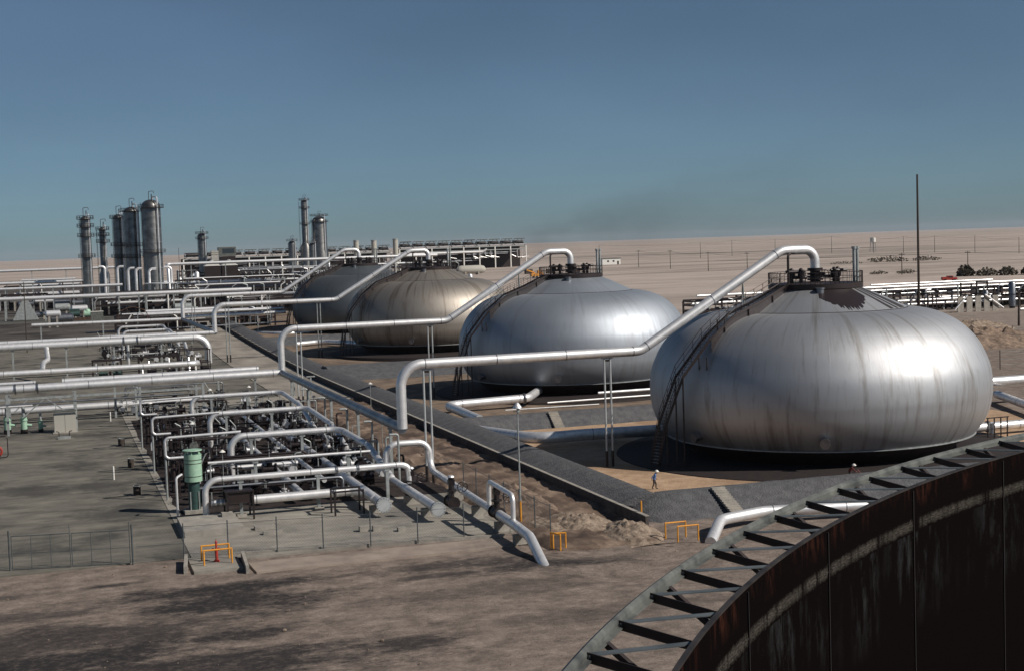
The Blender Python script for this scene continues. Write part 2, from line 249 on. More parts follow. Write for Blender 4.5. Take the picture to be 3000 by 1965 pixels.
# ---------------------------------------------------------------- geometry helpers
class MB:
    def __init__(s): s.v = []; s.f = []; s.mi = []; s.cur = 0
    def _f(s, f): s.f.append(f); s.mi.append(s.cur)
    def box(s, c, d, rz=0.0, axes=None):
        hx, hy, hz = d[0]/2, d[1]/2, d[2]/2; n = len(s.v)
        if axes is None:
            cz, sz = math.cos(rz), math.sin(rz); axes = (Vector((cz, sz, 0)), Vector((-sz, cz, 0)), Vector((0, 0, 1)))
        c = Vector(c)
        for i in (-1, 1):
            for j in (-1, 1):
                for k in (-1, 1):
                    s.v.append(tuple(c + axes[0]*hx*i + axes[1]*hy*j + axes[2]*hz*k))
        for f in ((0, 1, 3, 2), (4, 6, 7, 5), (0, 4, 5, 1), (2, 3, 7, 6), (0, 2, 6, 4), (1, 5, 7, 3)): s._f(tuple(n+i for i in f))
        return s
    def beam(s, a, b, w, h, up=Vector((0, 0, 1))):
        a, b = Vector(a), Vector(b); x = (b-a); L = x.length; x.normalize()
        if abs(x.dot(up)) > 0.99: up = Vector((1, 0, 0))
        y = up.cross(x).normalized(); z = x.cross(y)
        return s.box((a+b)/2, (L, w, h), axes=(x, y, z))
    def tube(s, pts, r, n=12, cap=True, closed=False):
        pts = [Vector(p) for p in pts]; N = len(pts)
        rs = r if isinstance(r, (list, tuple)) else [r]*N
        base = len(s.v); tan = []
        for i in range(N):
            if closed: d = pts[(i+1) % N]-pts[i-1]
            else:
                d = Vector((0, 0, 0))
                if i > 0: d += (pts[i]-pts[i-1]).normalized()
                if i < N-1: d += (pts[i+1]-pts[i]).normalized()
            tan.append(d.normalized())
        t0 = tan[0]; ref = Vector((0, 0, 1)) if abs(t0.z) < 0.9 else Vector((1, 0, 0))
        u = ref.cross(t0).normalized()
        for i in range(N):
            t = tan[i]; u = (u - t*u.dot(t)).normalized(); w = t.cross(u)
            k = 1.0
            for j in range(n):
                a = 2*math.pi*j/n
                s.v.append(tuple(pts[i] + (u*math.cos(a)+w*math.sin(a))*rs[i]*k))
        for i in range(N-1 if not closed else N):
            i2 = (i+1) % N
            for j in range(n):
                s._f((base+i*n+j, base+i*n+(j+1) % n, base+i2*n+(j+1) % n, base+i2*n+j))
        if cap and not closed:
            s._f(tuple(base+j for j in range(n))[::-1]); s._f(tuple(base+(N-1)*n+j for j in range(n)))
        return s
    def cyl(s, a, b, r, n=12, r2=None): return s.tube([a, b], [r, r if r2 is None else r2], n)
    def lathe(s, prof, n=24, c=(0, 0, 0), a0=0.0, a1=2*math.pi, flip=False):
        full = abs(a1-a0-2*math.pi) < 1e-6; m_ = n if full else n+1; base = len(s.v)
        for i in range(m_):
            a = a0+(a1-a0)*i/n
            for (r, z) in prof: s.v.append((c[0]+r*math.cos(a), c[1]+r*math.sin(a), c[2]+z))
        P = len(prof)
        for i in range(n):
            i2 = (i+1) % m_
            for k in range(P-1):
                q = (base+i*P+k, base+i2*P+k, base+i2*P+k+1, base+i*P+k+1)
                s._f(q[::-1] if flip else q)
        return s
    def sphere(s, c, r, n=8, sc=(1, 1, 1)):
        pr = [(max(1e-4, math.cos(t))*1.0, math.sin(t)) for t in [(-0.5+i/(n//2+1))*math.pi for i in range(n//2+2)]]
        b = len(s.v); s.lathe(pr, n)
        for i in range(b, len(s.v)):
            v = s.v[i]; s.v[i] = (c[0]+v[0]*r*sc[0], c[1]+v[1]*r*sc[1], c[2]+v[2]*r*sc[2])
        return s
    def ring(s, c, R, r, n=16, m=6, axis='Z'):
        pts = []
        for i in range(n):
            a = 2*math.pi*i/n; p = (R*math.cos(a), R*math.sin(a))
            d = {'Z': (p[0], p[1], 0), 'X': (0, p[0], p[1]), 'Y': (p[0], 0, p[1])}[axis]
            pts.append(Vector(c)+Vector(d))
        return s.tube(pts, r, m, closed=True)
    def quad(s, a, b, c, d):
        n = len(s.v); s.v += [tuple(a), tuple(b), tuple(c), tuple(d)]; s._f((n, n+1, n+2, n+3)); return s
    def mesh(s, name, mats, smooth=True, origin=(0, 0, 0)):
        me = bpy.data.meshes.new(name)
        o = origin
        me.from_pydata([(v[0]-o[0], v[1]-o[1], v[2]-o[2]) for v in s.v], [], s.f)
        if not isinstance(mats, (list, tuple)): mats = [mats]
        for x in mats: me.materials.append(x)
        if len(mats) > 1: me.polygons.foreach_set('material_index', s.mi)
        if smooth:
            me.polygons.foreach_set('use_smooth', [True]*len(me.polygons)); me.set_sharp_from_angle(angle=rad(38))
        me.update(); return me

def link(name, me, parent=None, loc=(0, 0, 0), rz=0.0):
    o = bpy.data.objects.new(name, me); COL.objects.link(o); o.location = loc; o.rotation_euler = (0, 0, rz)
    if parent is not None: o.parent = parent
    return o
def props(o, label=None, cat=None, group=None, kind=None):
    if label: o['label'] = label
    if cat: o['category'] = cat
    if group: o['group'] = group
    if kind: o['kind'] = kind
    return o
def thing(name, label, cat, loc=(0, 0, 0), rz=0.0, group=None):
    return props(link(name, None, None, loc, rz), label, cat, group)
def part(name, mb, mt, parent, smooth=True, loc=(0, 0, 0), kind=None, label=None):
    """mb holds coordinates local to the parent"""
    return props(link(name, mb.mesh(name, mt, smooth), parent, loc), label=label, kind=kind)
def wpart(name, mb, mt, parent, smooth=True, kind=None, label=None):
    """mb holds world coordinates, parent is an unrotated thing"""
    return props(link(name, mb.mesh(name, mt, smooth, tuple(parent.location)), parent), label=label, kind=kind)
def solo(name, mb, mt, label, cat, loc=(0, 0, 0), group=None, smooth=True, rz=0):
    return props(link(name, mb.mesh(name, mt, smooth), None, loc, rz), label, cat, group)
def wsolo(name, mb, mt, label, cat, group=None, smooth=True):
    o = tuple(mb.v[0]); return props(link(name, mb.mesh(name, mt, smooth, o), None, o), label, cat, group)
KIDS = {}
def copy_tree(o, loc, rz=0.0, label=None, sc=None):
    r = o.copy(); COL.objects.link(r); r.location = loc; r.rotation_euler = (0, 0, rz)
    if label: r['label'] = label
    if sc: r.scale = (sc, sc, sc)
    for ch in (KIDS.get(o.name) or KIDS.setdefault(o.name, list(o.children))):
        c = ch.copy(); COL.objects.link(c); c.parent = r
        for g in (KIDS.get(ch.name) or KIDS.setdefault(ch.name, list(ch.children))):
            d = g.copy(); COL.objects.link(d); d.parent = c
    return r
def bend(pts, R, n=6):
    """polyline with rounded corners"""
    pts = [Vector(p) for p in pts]; out = [pts[0]]
    for i in range(1, len(pts)-1):
        a, p, b = pts[i-1], pts[i], pts[i+1]; d1 = (a-p); d2 = (b-p); l1, l2 = d1.length, d2.length
        d1.normalize(); d2.normalize(); ang = d1.angle(d2)
        if ang > math.pi-0.02: out.append(p); continue
        t = min(R/math.tan(ang/2), l1*0.49, l2*0.49); Rr = t*math.tan(ang/2)
        bis = (d1+d2).normalized(); c = p+bis*(Rr/math.sin(ang/2)); s0 = p+d1*t-c; s1 = p+d2*t-c
        tot = s0.angle(s1); ax = s0.cross(s1).normalized(); k = max(2, int(n*tot/(math.pi/2)+0.5)+1)
        for j in range(k+1): out.append(c+Matrix.Rotation(tot*j/k, 3, ax) @ s0)
    out.append(pts[-1]); return out
def pipe(name, pts, r, label, R=None, mt='alu', cat='pipe', group=None, n=14, flanges=(), bands=True, supports=None, sz=0.0):
    """a run of pipe in world coordinates with clad joints, flanges; base at first point"""
    P = bend(pts, R if R else r*3.2, 7)
    t = thing(name, label, cat, tuple(Vector(pts[0])), 0, group)
    wpart('pipe_run', MB().tube(P, r, n), M[mt], t)
    if bands:
        b = MB(); step = max(6.0, r*14)
        for i in range(len(P)-1):
            L = (P[i+1]-P[i]).length
            if L > step*0.8:
                k = int(L/step)
                d = (P[i+1]-P[i]).normalized()
                for q in range(k+1):
                    c = P[i]+d*(0.3+q*(L-0.6)/max(1, k)); b.tube([c-d*0.035, c+d*0.035], r*1.025, n)
        if b.v: wpart('joint_band', b, M['alu_dull_shaded'], t)
    for (pa, pb, s) in flanges:
        pa, pb = Vector(pa), Vector(pb); d = (pb-pa).normalized(); c = pa+(pb-pa)*s; f = MB()
        f.tube([c-d*0.10, c-d*0.02], r*1.32, n); f.tube([c+d*0.02, c+d*0.10], r*1.32, n)
        wpart('flange', f, M['alu_dull_shaded'], t)
    if supports:
        for (x, y, z) in supports:
            s = MB(); g = ground_z(x, y)
            s.box((x, y, (g+z-r)/2), (0.28, 0.28, z-r-g)); s.box((x, y, z-r-0.06), (0.5, 0.5, 0.12))
            wpart('support_post', s, M['galv'], t, smooth=False)
    return t

_U = 'first second third fourth fifth sixth seventh eighth ninth tenth eleventh twelfth thirteenth fourteenth fifteenth sixteenth seventeenth eighteenth nineteenth'.split()
_T = {20: 'twenty', 30: 'thirty', 40: 'forty', 50: 'fifty'}
def nth(n):
    if n < 20: return _U[n-1]
    return _T[n//10*10][:-1]+'ieth' if n % 10 == 0 else _T[n//10*10]+' '+_U[n % 10-1]
def ground_z(x, y):
    k = min(1, max(0, (y-230)/250.0)); h = 4.5*k*k*(3-2*k)
    return h

# ---------------------------------------------------------------- the ground
def build_ground():
    xs = [-30000, -9000, -3000, -1200, -500, -250, -150, -100] + [-60+4*i for i in range(66)] + [220, 250, 290, 330, 400, 500, 650, 900, 1300, 2000, 4000, 9000, 30000]
    ys = [-2000, -400, -150, -60, 0, 30, 50] + [60+2.5*i for i in range(80)] + [265, 280, 300, 320, 345, 370, 400, 430, 460, 500, 600, 800, 1100, 1500, 2200, 3500, 6000, 12000, 30000]
    v = []; f = []
    for y in ys:
        for x in xs:
            z = ground_z(x, y)
            if 60 < y < 255 and 100 > x > -60:
                z += (noise.noise(Vector((x*0.11, y*0.11, 0)))*0.10 - 0.06)
            # rough excavated strip beside the retaining wall
            if 84 < y < 250 and 33 < x < 42.4:
                z += 0.45*noise.noise(Vector((x*0.5, y*0.35, 3)))-0.25
            if y > 1500: z += 9*noise.noise(Vector((x*0.0006, y*0.0004, 1)))*min(1, (y-1500)/3000)
            if y > 1500 and x > 300: z += 6.0*min(1, (y-1500)/4000)
            v.append((x, y, z))
    nx = len(xs)
    for j in range(len(ys)-1):
        for i in range(nx-1): f.append((j*nx+i, j*nx+i+1, (j+1)*nx+i+1, (j+1)*nx+i))
    me = bpy.data.meshes.new('ground'); me.from_pydata(v, [], f); me.materials.append(M['ground'])
    me.polygons.foreach_set('use_smooth', [True]*len(f))
    props(link('ground', me), kind='structure')
build_ground()
def sheet(name, x0, x1, y0, y1, z, mt, wob=0.0, kind='structure', step=3.0):
    nx = max(1, int((x1-x0)/step)); ny = max(1, int((y1-y0)/step)); b = MB()
    for j in range(ny+1):
        for i in range(nx+1):
            x = x0+(x1-x0)*i/nx; y = y0+(y1-y0)*j/ny
            if wob and (i in (0, nx)): x += wob*noise.noise(Vector((y*0.3, z, 1)))
            if wob and (j in (0, ny)): y += wob*noise.noise(Vector((x*0.3, z, 5)))
            b.v.append((x, y, z+ground_z(x, y)))
    for j in range(ny):
        for i in range(nx): b._f((j*(nx+1)+i, j*(nx+1)+i+1, (j+1)*(nx+1)+i+1, (j+1)*(nx+1)+i))
    # thin edge so that the sheet has thickness
    W_ = nx+1; loopi = [i for i in range(W_)]+[j*W_+nx for j in range(1, ny+1)]+[ny*W_+i for i in range(nx-1, -1, -1)]+[j*W_ for j in range(ny-1, 0, -1)]; b0 = len(b.v)
    for i in loopi: p = b.v[i]; b.v.append((p[0], p[1], p[2]-0.5))
    for q in range(len(loopi)): q2 = (q+1) % len(loopi); b._f((loopi[q], b0+q, b0+q2, loopi[q2]))
    return props(link(name, b.mesh(name, mt, True)), kind=kind)
sheet('asphalt_yard', -60, 32.4, 215.2, 345, 0.05, M['yard'], 0.0)
sheet('asphalt_yard', -60, 8.9, 104.6, 215.2, 0.05, M['yard'], 0.0)
sheet('concrete_pad', 8.9, 33.0, 102.6, 215, 0.09, M['slab'], 0.0)
sheet('manifold_shade', 9.6, 33.2, 121.5, 196, 0.105, M['dark_ground'], 0.5)  # dark sheet painting the shade of the dense piping onto the slab
M['vergem'] = sheet_material('swept sandy verge', (0.22, 0.18, 0.155), (0.30, 0.245, 0.205), (0.36, 0.30, 0.25), 0.5)
M['sand2'] = sheet_material('oiled basin sand', (0.13, 0.10, 0.078), (0.20, 0.15, 0.112), (0.28, 0.21, 0.155), 0.4, (1, 1, 1), (0.06, 0.048, 0.045), 0.9)
sheet('service_road', 32.5, 42.2, 206, 420, 0.12, M['roadm'], 0.3)
M['plantbase'] = sheet_material('oily plant gravel', (0.045, 0.040, 0.038), (0.085, 0.075, 0.068), (0.15, 0.135, 0.12), 0.08, (0.5, 1.5, 1))
sheet('plant_gravel', -60, 42, 346, 424, 0.07, M['plantbase'], 1.0)
sheet('plant_gravel', -60, 150, 453, 880, 0.07, M['plantbase'], 1.5, step=12)
sheet('plant_track', -60, 150, 425, 452, 0.10, M['fardirt'], 1.5)
sheet('basin_sand', 46.0, 108, 106, 158.0, 0.06, M['sand'], 0.5)
sheet('basin_sand', 46.0, 108, 164, 236, 0.06, M['sand2'], 0.5)
sheet('basin_sand', 46.0, 108, 250, 420, 0.06, M['sand2'], 0.5)

def berm(name, p0, p1, crest=1.6, wl=2.6, wr=2.2, base_l=0.0, seed=0, capw=0.9, taper=0.0):
    """oiled earth dike between two points, wl and wr are the slope widths left and right of the crest"""
    p0, p1 = Vector(p0), Vector(p1); d = (p1-p0); L = d.length; d.normalize(); nrm = Vector((-d.y, d.x, 0)); n = max(2, int(L/1.5)); b = MB()
    sec = [(-wr-capw/2, -0.15), (-wr*0.5-capw/2, crest*0.5), (-capw/2, crest), (capw/2, crest), (wl*0.5+capw/2, base_l+(crest-base_l)*0.52), (wl+capw/2, base_l-0.15*(base_l == 0))]
    for i in range(n+1):
        c = p0+d*(L*i/n); g = ground_z(c.x, c.y)
        for k, (o, z) in enumerate(sec):
            w = 0.10*noise.noise(Vector((i*0.5, k*1.7, seed))); tp = min(1.0, (L*i/n+0.02)/taper) if taper else 1.0; b.v.append((c.x+nrm.x*(o+w), c.y+nrm.y*(o+w), g+(z*tp if z > 0 else z)+w*0.6*(0 < k < 5)-(0.1 if tp < 0.1 else 0)))
    m_ = len(sec)
    for i in range(n):
        for k in range(m_-1): b._f((i*m_+k, i*m_+k+1, (i+1)*m_+k+1, (i+1)*m_+k)[::-1])
    b._f(tuple(range(m_))); b._f(tuple(n*m_+k for k in range(m_))[::-1])
    return props(link(name, b.mesh(name, M['berm'], True)), kind='structure')
berm('dike', (45.2, 104.7, 0), (45.2, 400, 0), 1.6, 2.1, 1.6, 0.92, 1)
berm('dike', (42.9, 104.7, 0), (112, 104.7, 0), 1.6, 1.9, 3.7, 0, 2, taper=2.4)
berm('dike', (44.8, 161.3, 0), (112, 161.3, 0), 1.6, 2.0, 2.4, 0, 3)
berm('dike', (44.8, 243.5, 0), (112, 243.5, 0), 1.9, 7.0, 9.0, 0, 4, 3.0)
berm('dike', (44.8, 318, 0), (112, 318, 0), 1.6, 4.0, 4.0, 0, 5, 2.0)
# retaining wall carrying the long dike: cast bays with joints
wt = thing('retaining_wall', 'long low concrete retaining wall with pale top edge below the dark dike slope', 'wall', (42.6, 99.2, 0))
y = 99.2
while y < 400:
    w = MB(); g = ground_z(42, y); w.box((0, y-99.2+2.96, g+0.36), (0.26, 5.92, 1.12)); part('wall_bay', w, M['wallface_shaded'], wt, False)
    y += 6.0
cop = MB()
y = 99.2
while y < 400:
    g = ground_z(42, y); cop.box((0.02, y-99.2+2.96, g+0.94), (0.34, 5.9, 0.05)); y += 6.0
part('coping', cop, M['conc'], wt, False, kind='stuff')
# spoil heap and dug earth at the end of the wall
def mound(name, cx, cy, rx, ry, h, mt, label, seed, n=44, z0=0.0, cat='sand heap'):
    b = MB()
    for j in range(n+1):
        for i in range(n+1):
            u, v_ = i/n*2-1, j/n*2-1; x = cx+u*rx*1.15; y_ = cy+v_*ry*1.15; r = math.hypot(u, v_)*1.1
            hh = h*max(0, 1-r*r)*(0.75+0.6*noise.noise(Vector((x*0.35, y_*0.35, seed))))
            hh += 0.55*h*(abs(noise.noise(Vector((x*1.5, y_*1.5, seed))))+0.6*abs(noise.noise(Vector((x*3.5, y_*3.5, seed)))))*max(0, 1-r)**0.5
            b.v.append((x, y_, z0+hh-0.08-0.35*max(0, r-0.9)))
    for j in range(n):
        for i in range(n): b._f((j*(n+1)+i, j*(n+1)+i+1, (j+1)*(n+1)+i+1, (j+1)*(n+1)+i))
    return wsolo(name, b, mt, label, cat)
mound('spoil_heap', 40.9, 98.4, 2.2, 3.6, 0.75, M['spoil'], 'pale heap of dug sand against the end of the retaining wall', 3)
mound('spoil_heap', 38.6, 103.2, 2.6, 4.2, 0.8, M['spoil'], 'larger rough dug earth heap with a deep shadow beside the retaining wall', 8)
mound('spoil_heap', 36.0, 103.5, 1.3, 4.5, 0.45, M['spoil'], 'low ridge of dug earth right of the thin lamp pole', 12)
mound('spoil_heap', 38.0, 117, 1.9, 9.5, 0.75, M['tan'], 'long brown earth bank between fenced pipes and retaining wall', 15)
mound('spoil_heap', 37.2, 141, 1.7, 9.0, 0.6, M['tan'], 'brown earth bank behind the second silver riser', 19)
mound('spoil_heap', 167, 228, 16, 10, 3.0, M['tan'], 'rounded tan sand mound right of the nearest spheroid', 22)
mound('spoil_heap', 186, 262, 14, 8, 2.2, M['spoil'], 'farther tan sand mound below the pipe rack at right', 25)
b = MB(); X0, X1, Y0, Y1, st_ = 32.9, 42.5, 94.0, 205.0, 0.42; nx_ = int((X1-X0)/st_); ny_ = int((Y1-Y0)/(st_*1.3))
for j in range(ny_+1):
    for i in range(nx_+1):
        x = X0+(X1-X0)*i/nx_; y = Y0+(Y1-Y0)*j/ny_; e = min(1, (x-X0)/1.2, (y-Y0)/3.0)
        q = 0.5-abs(noise.noise(Vector((x*0.42, y*0.16, 2)))); q2 = noise.noise(Vector((x*1.3, y*0.8, 7))); q3 = noise.noise(Vector((x*3.1, y*2.6, 9)))
        b.v.append((x, y, -0.12+max(0, e)*(0.16+0.55*q+0.22*q2+0.10*q3)-0.3*max(0, 1-e)))
for j in range(ny_):
    for i in range(nx_): b._f((j*(nx_+1)+i, j*(nx_+1)+i+1, (j+1)*(nx_+1)+i+1, (j+1)*(nx_+1)+i))
props(link('dug_ground', b.mesh('dug_ground', M['dug'], True)), kind='structure')
# low stones scattered on the foreground dirt
st = MB()
for i in range(170):
    x = rnd.uniform(-12, 46); y = rnd.uniform(70, 103); r = rnd.uniform(0.02, 0.07)*(1 if rnd.random() < .93 else 2)
    if 8 < x < 33 and y > 102: continue
    st.sphere((x, y, r*0.3), r, 5, (1, rnd.uniform(0.7, 1.3), 0.6))
props(link('loose_stones', st.mesh('loose_stones', M['spoil'], False)), 'pale loose stones scattered on the stained dirt', 'stones', kind='stuff')
# raised kerbs at the fence line and the ramp walls by the hydrant
for (a, b_, lab) in (((11.7, 104.0, 0), (31.8, 101.3, 0), 'long low concrete kerb under the chain link fence'),):
    k = MB().beam((a[0], a[1], 0.06), (b_[0], b_[1], 0.06), 0.22, 0.30); wsolo('kerb', k, M['conc'], lab, 'kerb', smooth=False)
for (x0, y0, x1, y1, lab) in ((8.45, 103.4, 8.05, 99.7, 'left concrete wing wall of the ramp by the red hydrant'), (12.35, 102.6, 12.1, 97.9, 'right concrete wing wall of the ramp by the red hydrant')):
    k = MB().beam((x0, y0, 0.2), (x1, y1, 0.1), 0.22, 0.75); wsolo('wing_wall', k, M['conc'], lab, 'wall', smooth=False)
sheet('hydrant_apron', 8.6, 12.0, 99.2, 104.0, 0.14, M['slab'])
sheet('verge', 12.6, 31.6, 97.6, 100.9, 0.07, M['vergem'], 0.2)

# ---------------------------------------------------------------- spheroid tanks
PROF = [(15.3, 2.0), (15.9, 2.75), (16.4, 3.6), (16.78, 4.6), (16.96, 5.6), (17.04, 6.4), (17.0, 7.5), (16.82, 8.6), (16.42, 9.7), (15.85, 10.85), (15.02, 11.9), (13.95, 12.85), (12.75, 13.55), (11.45, 14.04), (10.1, 14.30), (9.0, 14.38)]
def surf(r):
    P = [(9.0, 14.38), (10.1, 14.30), (11.45, 14.04), (12.75, 13.55), (13.95, 12.85), (15.02, 11.9), (15.85, 10.85), (16.42, 9.7), (16.82, 8.6), (17.04, 6.4)]
    if r < 9.0: return 14.36+(9.0-r)*(2.05/4.4)
    for a, b in zip(P, P[1:]):
        if r <= b[0]: return a[1]+(b[1]-a[1])*(r-a[0])/(b[0]-a[0])
    return 6.4
def smooth_prof(P, k=4):
    out = []
    for i in range(len(P)-1):
        p0 = P[max(0, i-1)]; p1 = P[i]; p2 = P[i+1]; p3 = P[min(len(P)-1, i+2)]
        for j in range(k):
            t = j/k
            out.append(tuple(0.5*((2*p1[q])+(-p0[q]+p2[q])*t+(2*p0[q]-5*p1[q]+4*p2[q]-p3[q])*t*t+(-p0[q]+3*p1[q]-3*p2[q]+p3[q])*t**3) for q in (0, 1)))
    out.append(P[-1]); return out
def make_spheroid(x, y, dz, mt, label, detail=2):
    g = ground_z(x, y)
    t = thing('spheroid_tank', label, 'storage tank', (x, y, dz if dz else 0), 0, 'flattened silver spheroid tanks in a row')
    pad = MB().lathe([(12.0, 0.45), (17.2, 0.38), (20.6, 0.14), (21.2, -0.5-dz)], 72, flip=False)
    part('foundation_pad', pad, M['oilpad'], t)
    part('foundation_skirt', MB().lathe([(13.2, 0.4), (13.8, 1.1), (15.22, 1.98)], 96, flip=True), M['ringplate'], t)
    part('shell', MB().lathe(smooth_prof(PROF), 144, flip=True), mt, t)
    part('base_ring', MB().lathe([(15.2, 1.93), (15.42, 1.93), (15.42, 2.03), (15.28, 2.03)], 144, flip=True), M['galv'], t)
    rf = part('roof', MB().lathe([(9.03, 14.30), (8.98, 14.42), (6.8, 15.47), (4.6, 16.46), (0.6, 16.6), (0.01, 16.6)], 96, flip=True), mt, t)
    part('crease_shade_seam', MB().lathe([(9.10, 14.345), (9.06, 14.40), (8.98, 14.43)], 144, flip=True), M['dark'], t)  # dark ring along the seam paints in the crease shading
    # platform on the crown
    pl = MB().lathe([(4.5, 16.42), (4.74, 16.5), (4.74, 16.98), (1.0, 17.12), (0.9, 16.9)], 48, flip=True)
    part('crown_platform', pl, M['dark'], t)
    rb = MB()
    for h in (0.55, 1.1): rb.ring((0, 0, 17.0+h), 4.7, 0.035, 48, 5)
    nb = 60 if detail > 1 else 30
    for i in range(nb):
        a = 2*math.pi*i/nb
        if abs((a-rad(200)+math.pi) % (2*math.pi)-math.pi) < 0.12: continue
        rb.cyl((4.7*math.cos(a), 4.7*math.sin(a), 16.95), (4.7*math.cos(a), 4.7*math.sin(a), 18.1), 0.028, 4)
    part('guard_rail', rb, M['dark'], t)
    # centre nozzle with flanged valves below the overhead pipe
    v = MB(); v.cyl((0, 0, 17.0), (0, 0, 18.5), 0.52, 16); v.cyl((0, 0, 17.25), (0, 0, 17.45), 0.8, 16); v.cyl((0, 0, 17.5), (0, 0, 17.7), 0.8, 16); v.cyl((0, 0, 18.2), (0, 0, 18.5), 0.78, 16)
    v.cyl((0.1, -0.55, 17.9), (0.5, -1.0, 17.9), 0.2, 10); v.ring((0.5, -1.05, 17.9), 0.42, 0.04, 16, 5, 'Y')
    part('centre_nozzle', v, M['black'], t)
    for s in (-1, 1):
        for k in range(2):
            bx = s*(1.9+k*0.75); by = -0.5+0.6*k; q = MB()
            q.cyl((bx, by, 17.0), (bx, by, 18.2), 0.2, 10); q.cyl((bx, by, 17.55), (bx, by, 18.15), 0.36, 12); q.cyl((bx, by, 17.2), (bx, by, 17.28), 0.4, 12); q.cyl((bx, by, 18.15), (bx, by, 18.24), 0.42, 12)
            q.sphere((bx, by, 18.3), 0.26, 8); part('relief_valve', q, M['valve'], t)
        q = MB(); q.cyl((s*1.5, -0.5, 18.2), (s*3.5, -0.3, 18.2), 0.16, 8); q.cyl((s*1.0, 0, 17.6), (s*2.8, 0, 17.6), 0.16, 8)
        part('vent_manifold', q, M['black'], t)
    for (vx, vy) in ((3.75, -1.3), (4.35, -0.9)):
        q = MB(); q.cyl((vx, vy, 17.0), (vx, vy, 20.5), 0.17, 10); q.cyl((vx, vy, 20.3), (vx, vy, 20.55), 0.26, 10); part('vent_stack', q, M['galv'], t)
    q = MB().tube(bend([(-3.4, -0.6, 17.0), (-3.4, -0.6, 19.9), (-2.9, -0.3, 20.1), (-1.6, 0, 20.1)], 0.5), 0.13, 8); part('vent_manifold', q, M['dark'], t)
    # manways near the base facing the yard
    for ang_, zz in ((242, 3.1), (196, 3.0)):
        a = rad(ang_); d = Vector((math.cos(a), math.sin(a), -0.15)).normalized(); c = Vector((math.cos(a)*16.0, math.sin(a)*16.0, zz)); q = MB()
        q.cyl(c, c+d*0.75, 0.40, 16); q.cyl(c+d*0.72, c+d*0.82, 0.50, 16); q.cyl(c+d*0.86, c+d*0.95, 0.50, 16); part('manway', q, M['alu_dull_shaded'], t)
    a = rad(245); c = Vector((math.cos(a)*5.1, math.sin(a)*5.1, 16.2)); q = MB(); q.cyl(c+Vector((0, 0, -0.4)), c+Vector((0, 0, 0.35)), 0.38, 14); q.cyl(c+Vector((0, 0, 0.35)), c+Vector((0, 0, 0.45)), 0.48, 14); part('gauge_hatch', q, M['alu_dull_shaded'], t)
    # radial stair over the shell
    if detail:
        a = rad(200); d = Vector((math.cos(a), math.sin(a), 0)); nrm = Vector((-d.y, d.x, 0))
        prof = [(4.75, 17.0), (8.8, 15.6), (12.6, 14.5), (15.8, 12.2), (18.2, 8.8), (19.0, 4.4), (19.4, 0.25)]
        pts = [Vector((math.cos(rad(q_))*r, math.sin(rad(q_))*r, z)) for (r, z), q_ in zip(prof, (200, 201, 201, 199, 195, 190, 187))]
        s0 = thing  # stair is a part with sub-parts
        fr = MB()
        for s in (-0.5, 0.5):
            for p, q in zip(pts, pts[1:]): fr.beam(p+nrm*s, q+nrm*s, 0.07, 0.24)
        sp = part('radial_stair', fr, M['dark'], t, False)
        sd_ = MB()
        for i in range(30):
            ra, rb2 = 4.8+10.9*i/30, 4.8+10.9*(i+1)/30
            def zs(r):
                for (r1, z1), (r2, z2) in zip(prof, prof[1:]):
                    if r <= r2: return z1+(z2-z1)*(r-r1)/(r2-r1)
            for o_ in (0.42,):
                sd_.quad(d*ra+nrm*o_+Vector((0, 0, surf(ra)-0.02)), d*rb2+nrm*o_+Vector((0, 0, surf(rb2)-0.02)), d*rb2+nrm*o_+Vector((0, 0, zs(rb2))), d*ra+nrm*o_+Vector((0, 0, zs(ra))))
        part('stair_shadow_skirt', sd_, M['black'], sp, False)  # black sheet down to the shell, enlarged to stand in for stair shadow
        tr = MB()
        for p, q in zip(pts, pts[1:]):
            L = (q-p).length; k = max(1, int(L/0.32))
            for i in range(k): tr.box(p+(q-p)*(i+0.5)/k+Vector((0, 0, 0.05)), (0.24, 0.96, 0.03), rz=a)
        part('stair_treads', tr, M['stairs'], sp, False, kind='stuff')
        hr = MB()
        for s in (-0.5, 0.5):
            for h in (0.55, 1.05): hr.tube([p+nrm*s+Vector((0, 0, h+0.1)) for p in pts], 0.03, 5)
            for p, q in zip(pts, pts[1:]):
                L = (q-p).length; k = max(1, int(L/1.1))
                for i in range(k): c = p+(q-p)*i/k+nrm*s; hr.cyl(c, c+Vector((0, 0, 1.15)), 0.03, 5)
        part('stair_handrail', hr, M['dark'], sp)
        for r in (7.0, 10.5, 13.9, 16.5):
            zz = surf(r)
            top = [q for q in prof if q[0] >= r][0]
            for s in (-0.5, 0.5): part('stair_leg', MB().cyl(d*r+nrm*s+Vector((0, 0, zz-0.05)), d*r+nrm*s+Vector((0, 0, zz+1.2 if r > 9 else zz+1.0)), 0.06, 6), M['dark'], sp)
        for q in (pts[4], pts[5]):
            for s in (-0.5, 0.5): part('stair_leg', MB().cyl(Vector((q.x, q.y, 0))+nrm*s, q+nrm*s, 0.08, 6), M['black'], sp)  # lower legs near-black to paint in the shade beside the tank
    return t
TY = (128.0, 199.0, 282.0, 350.0); TX = 74.2; TDZ = (0.0, 0.2, 0.8, 1.3)
make_spheroid(TX, TY[0], TDZ[0], M['tankA'], 'nearest silver spheroid tank with a dark oil spill on its crown')
make_spheroid(TX, TY[1], TDZ[1], M['tankB'], 'second silver spheroid tank, clean blue grey with a broad white glare spot')
make_spheroid(TX, TY[2], TDZ[2], M['tankC'], 'third spheroid tank, streaked all over with brown stains', 2)
make_spheroid(TX, TY[3], TDZ[3], M['tankD'], 'farthest spheroid tank, dull dark grey, half hidden behind the brown streaked one', 1)
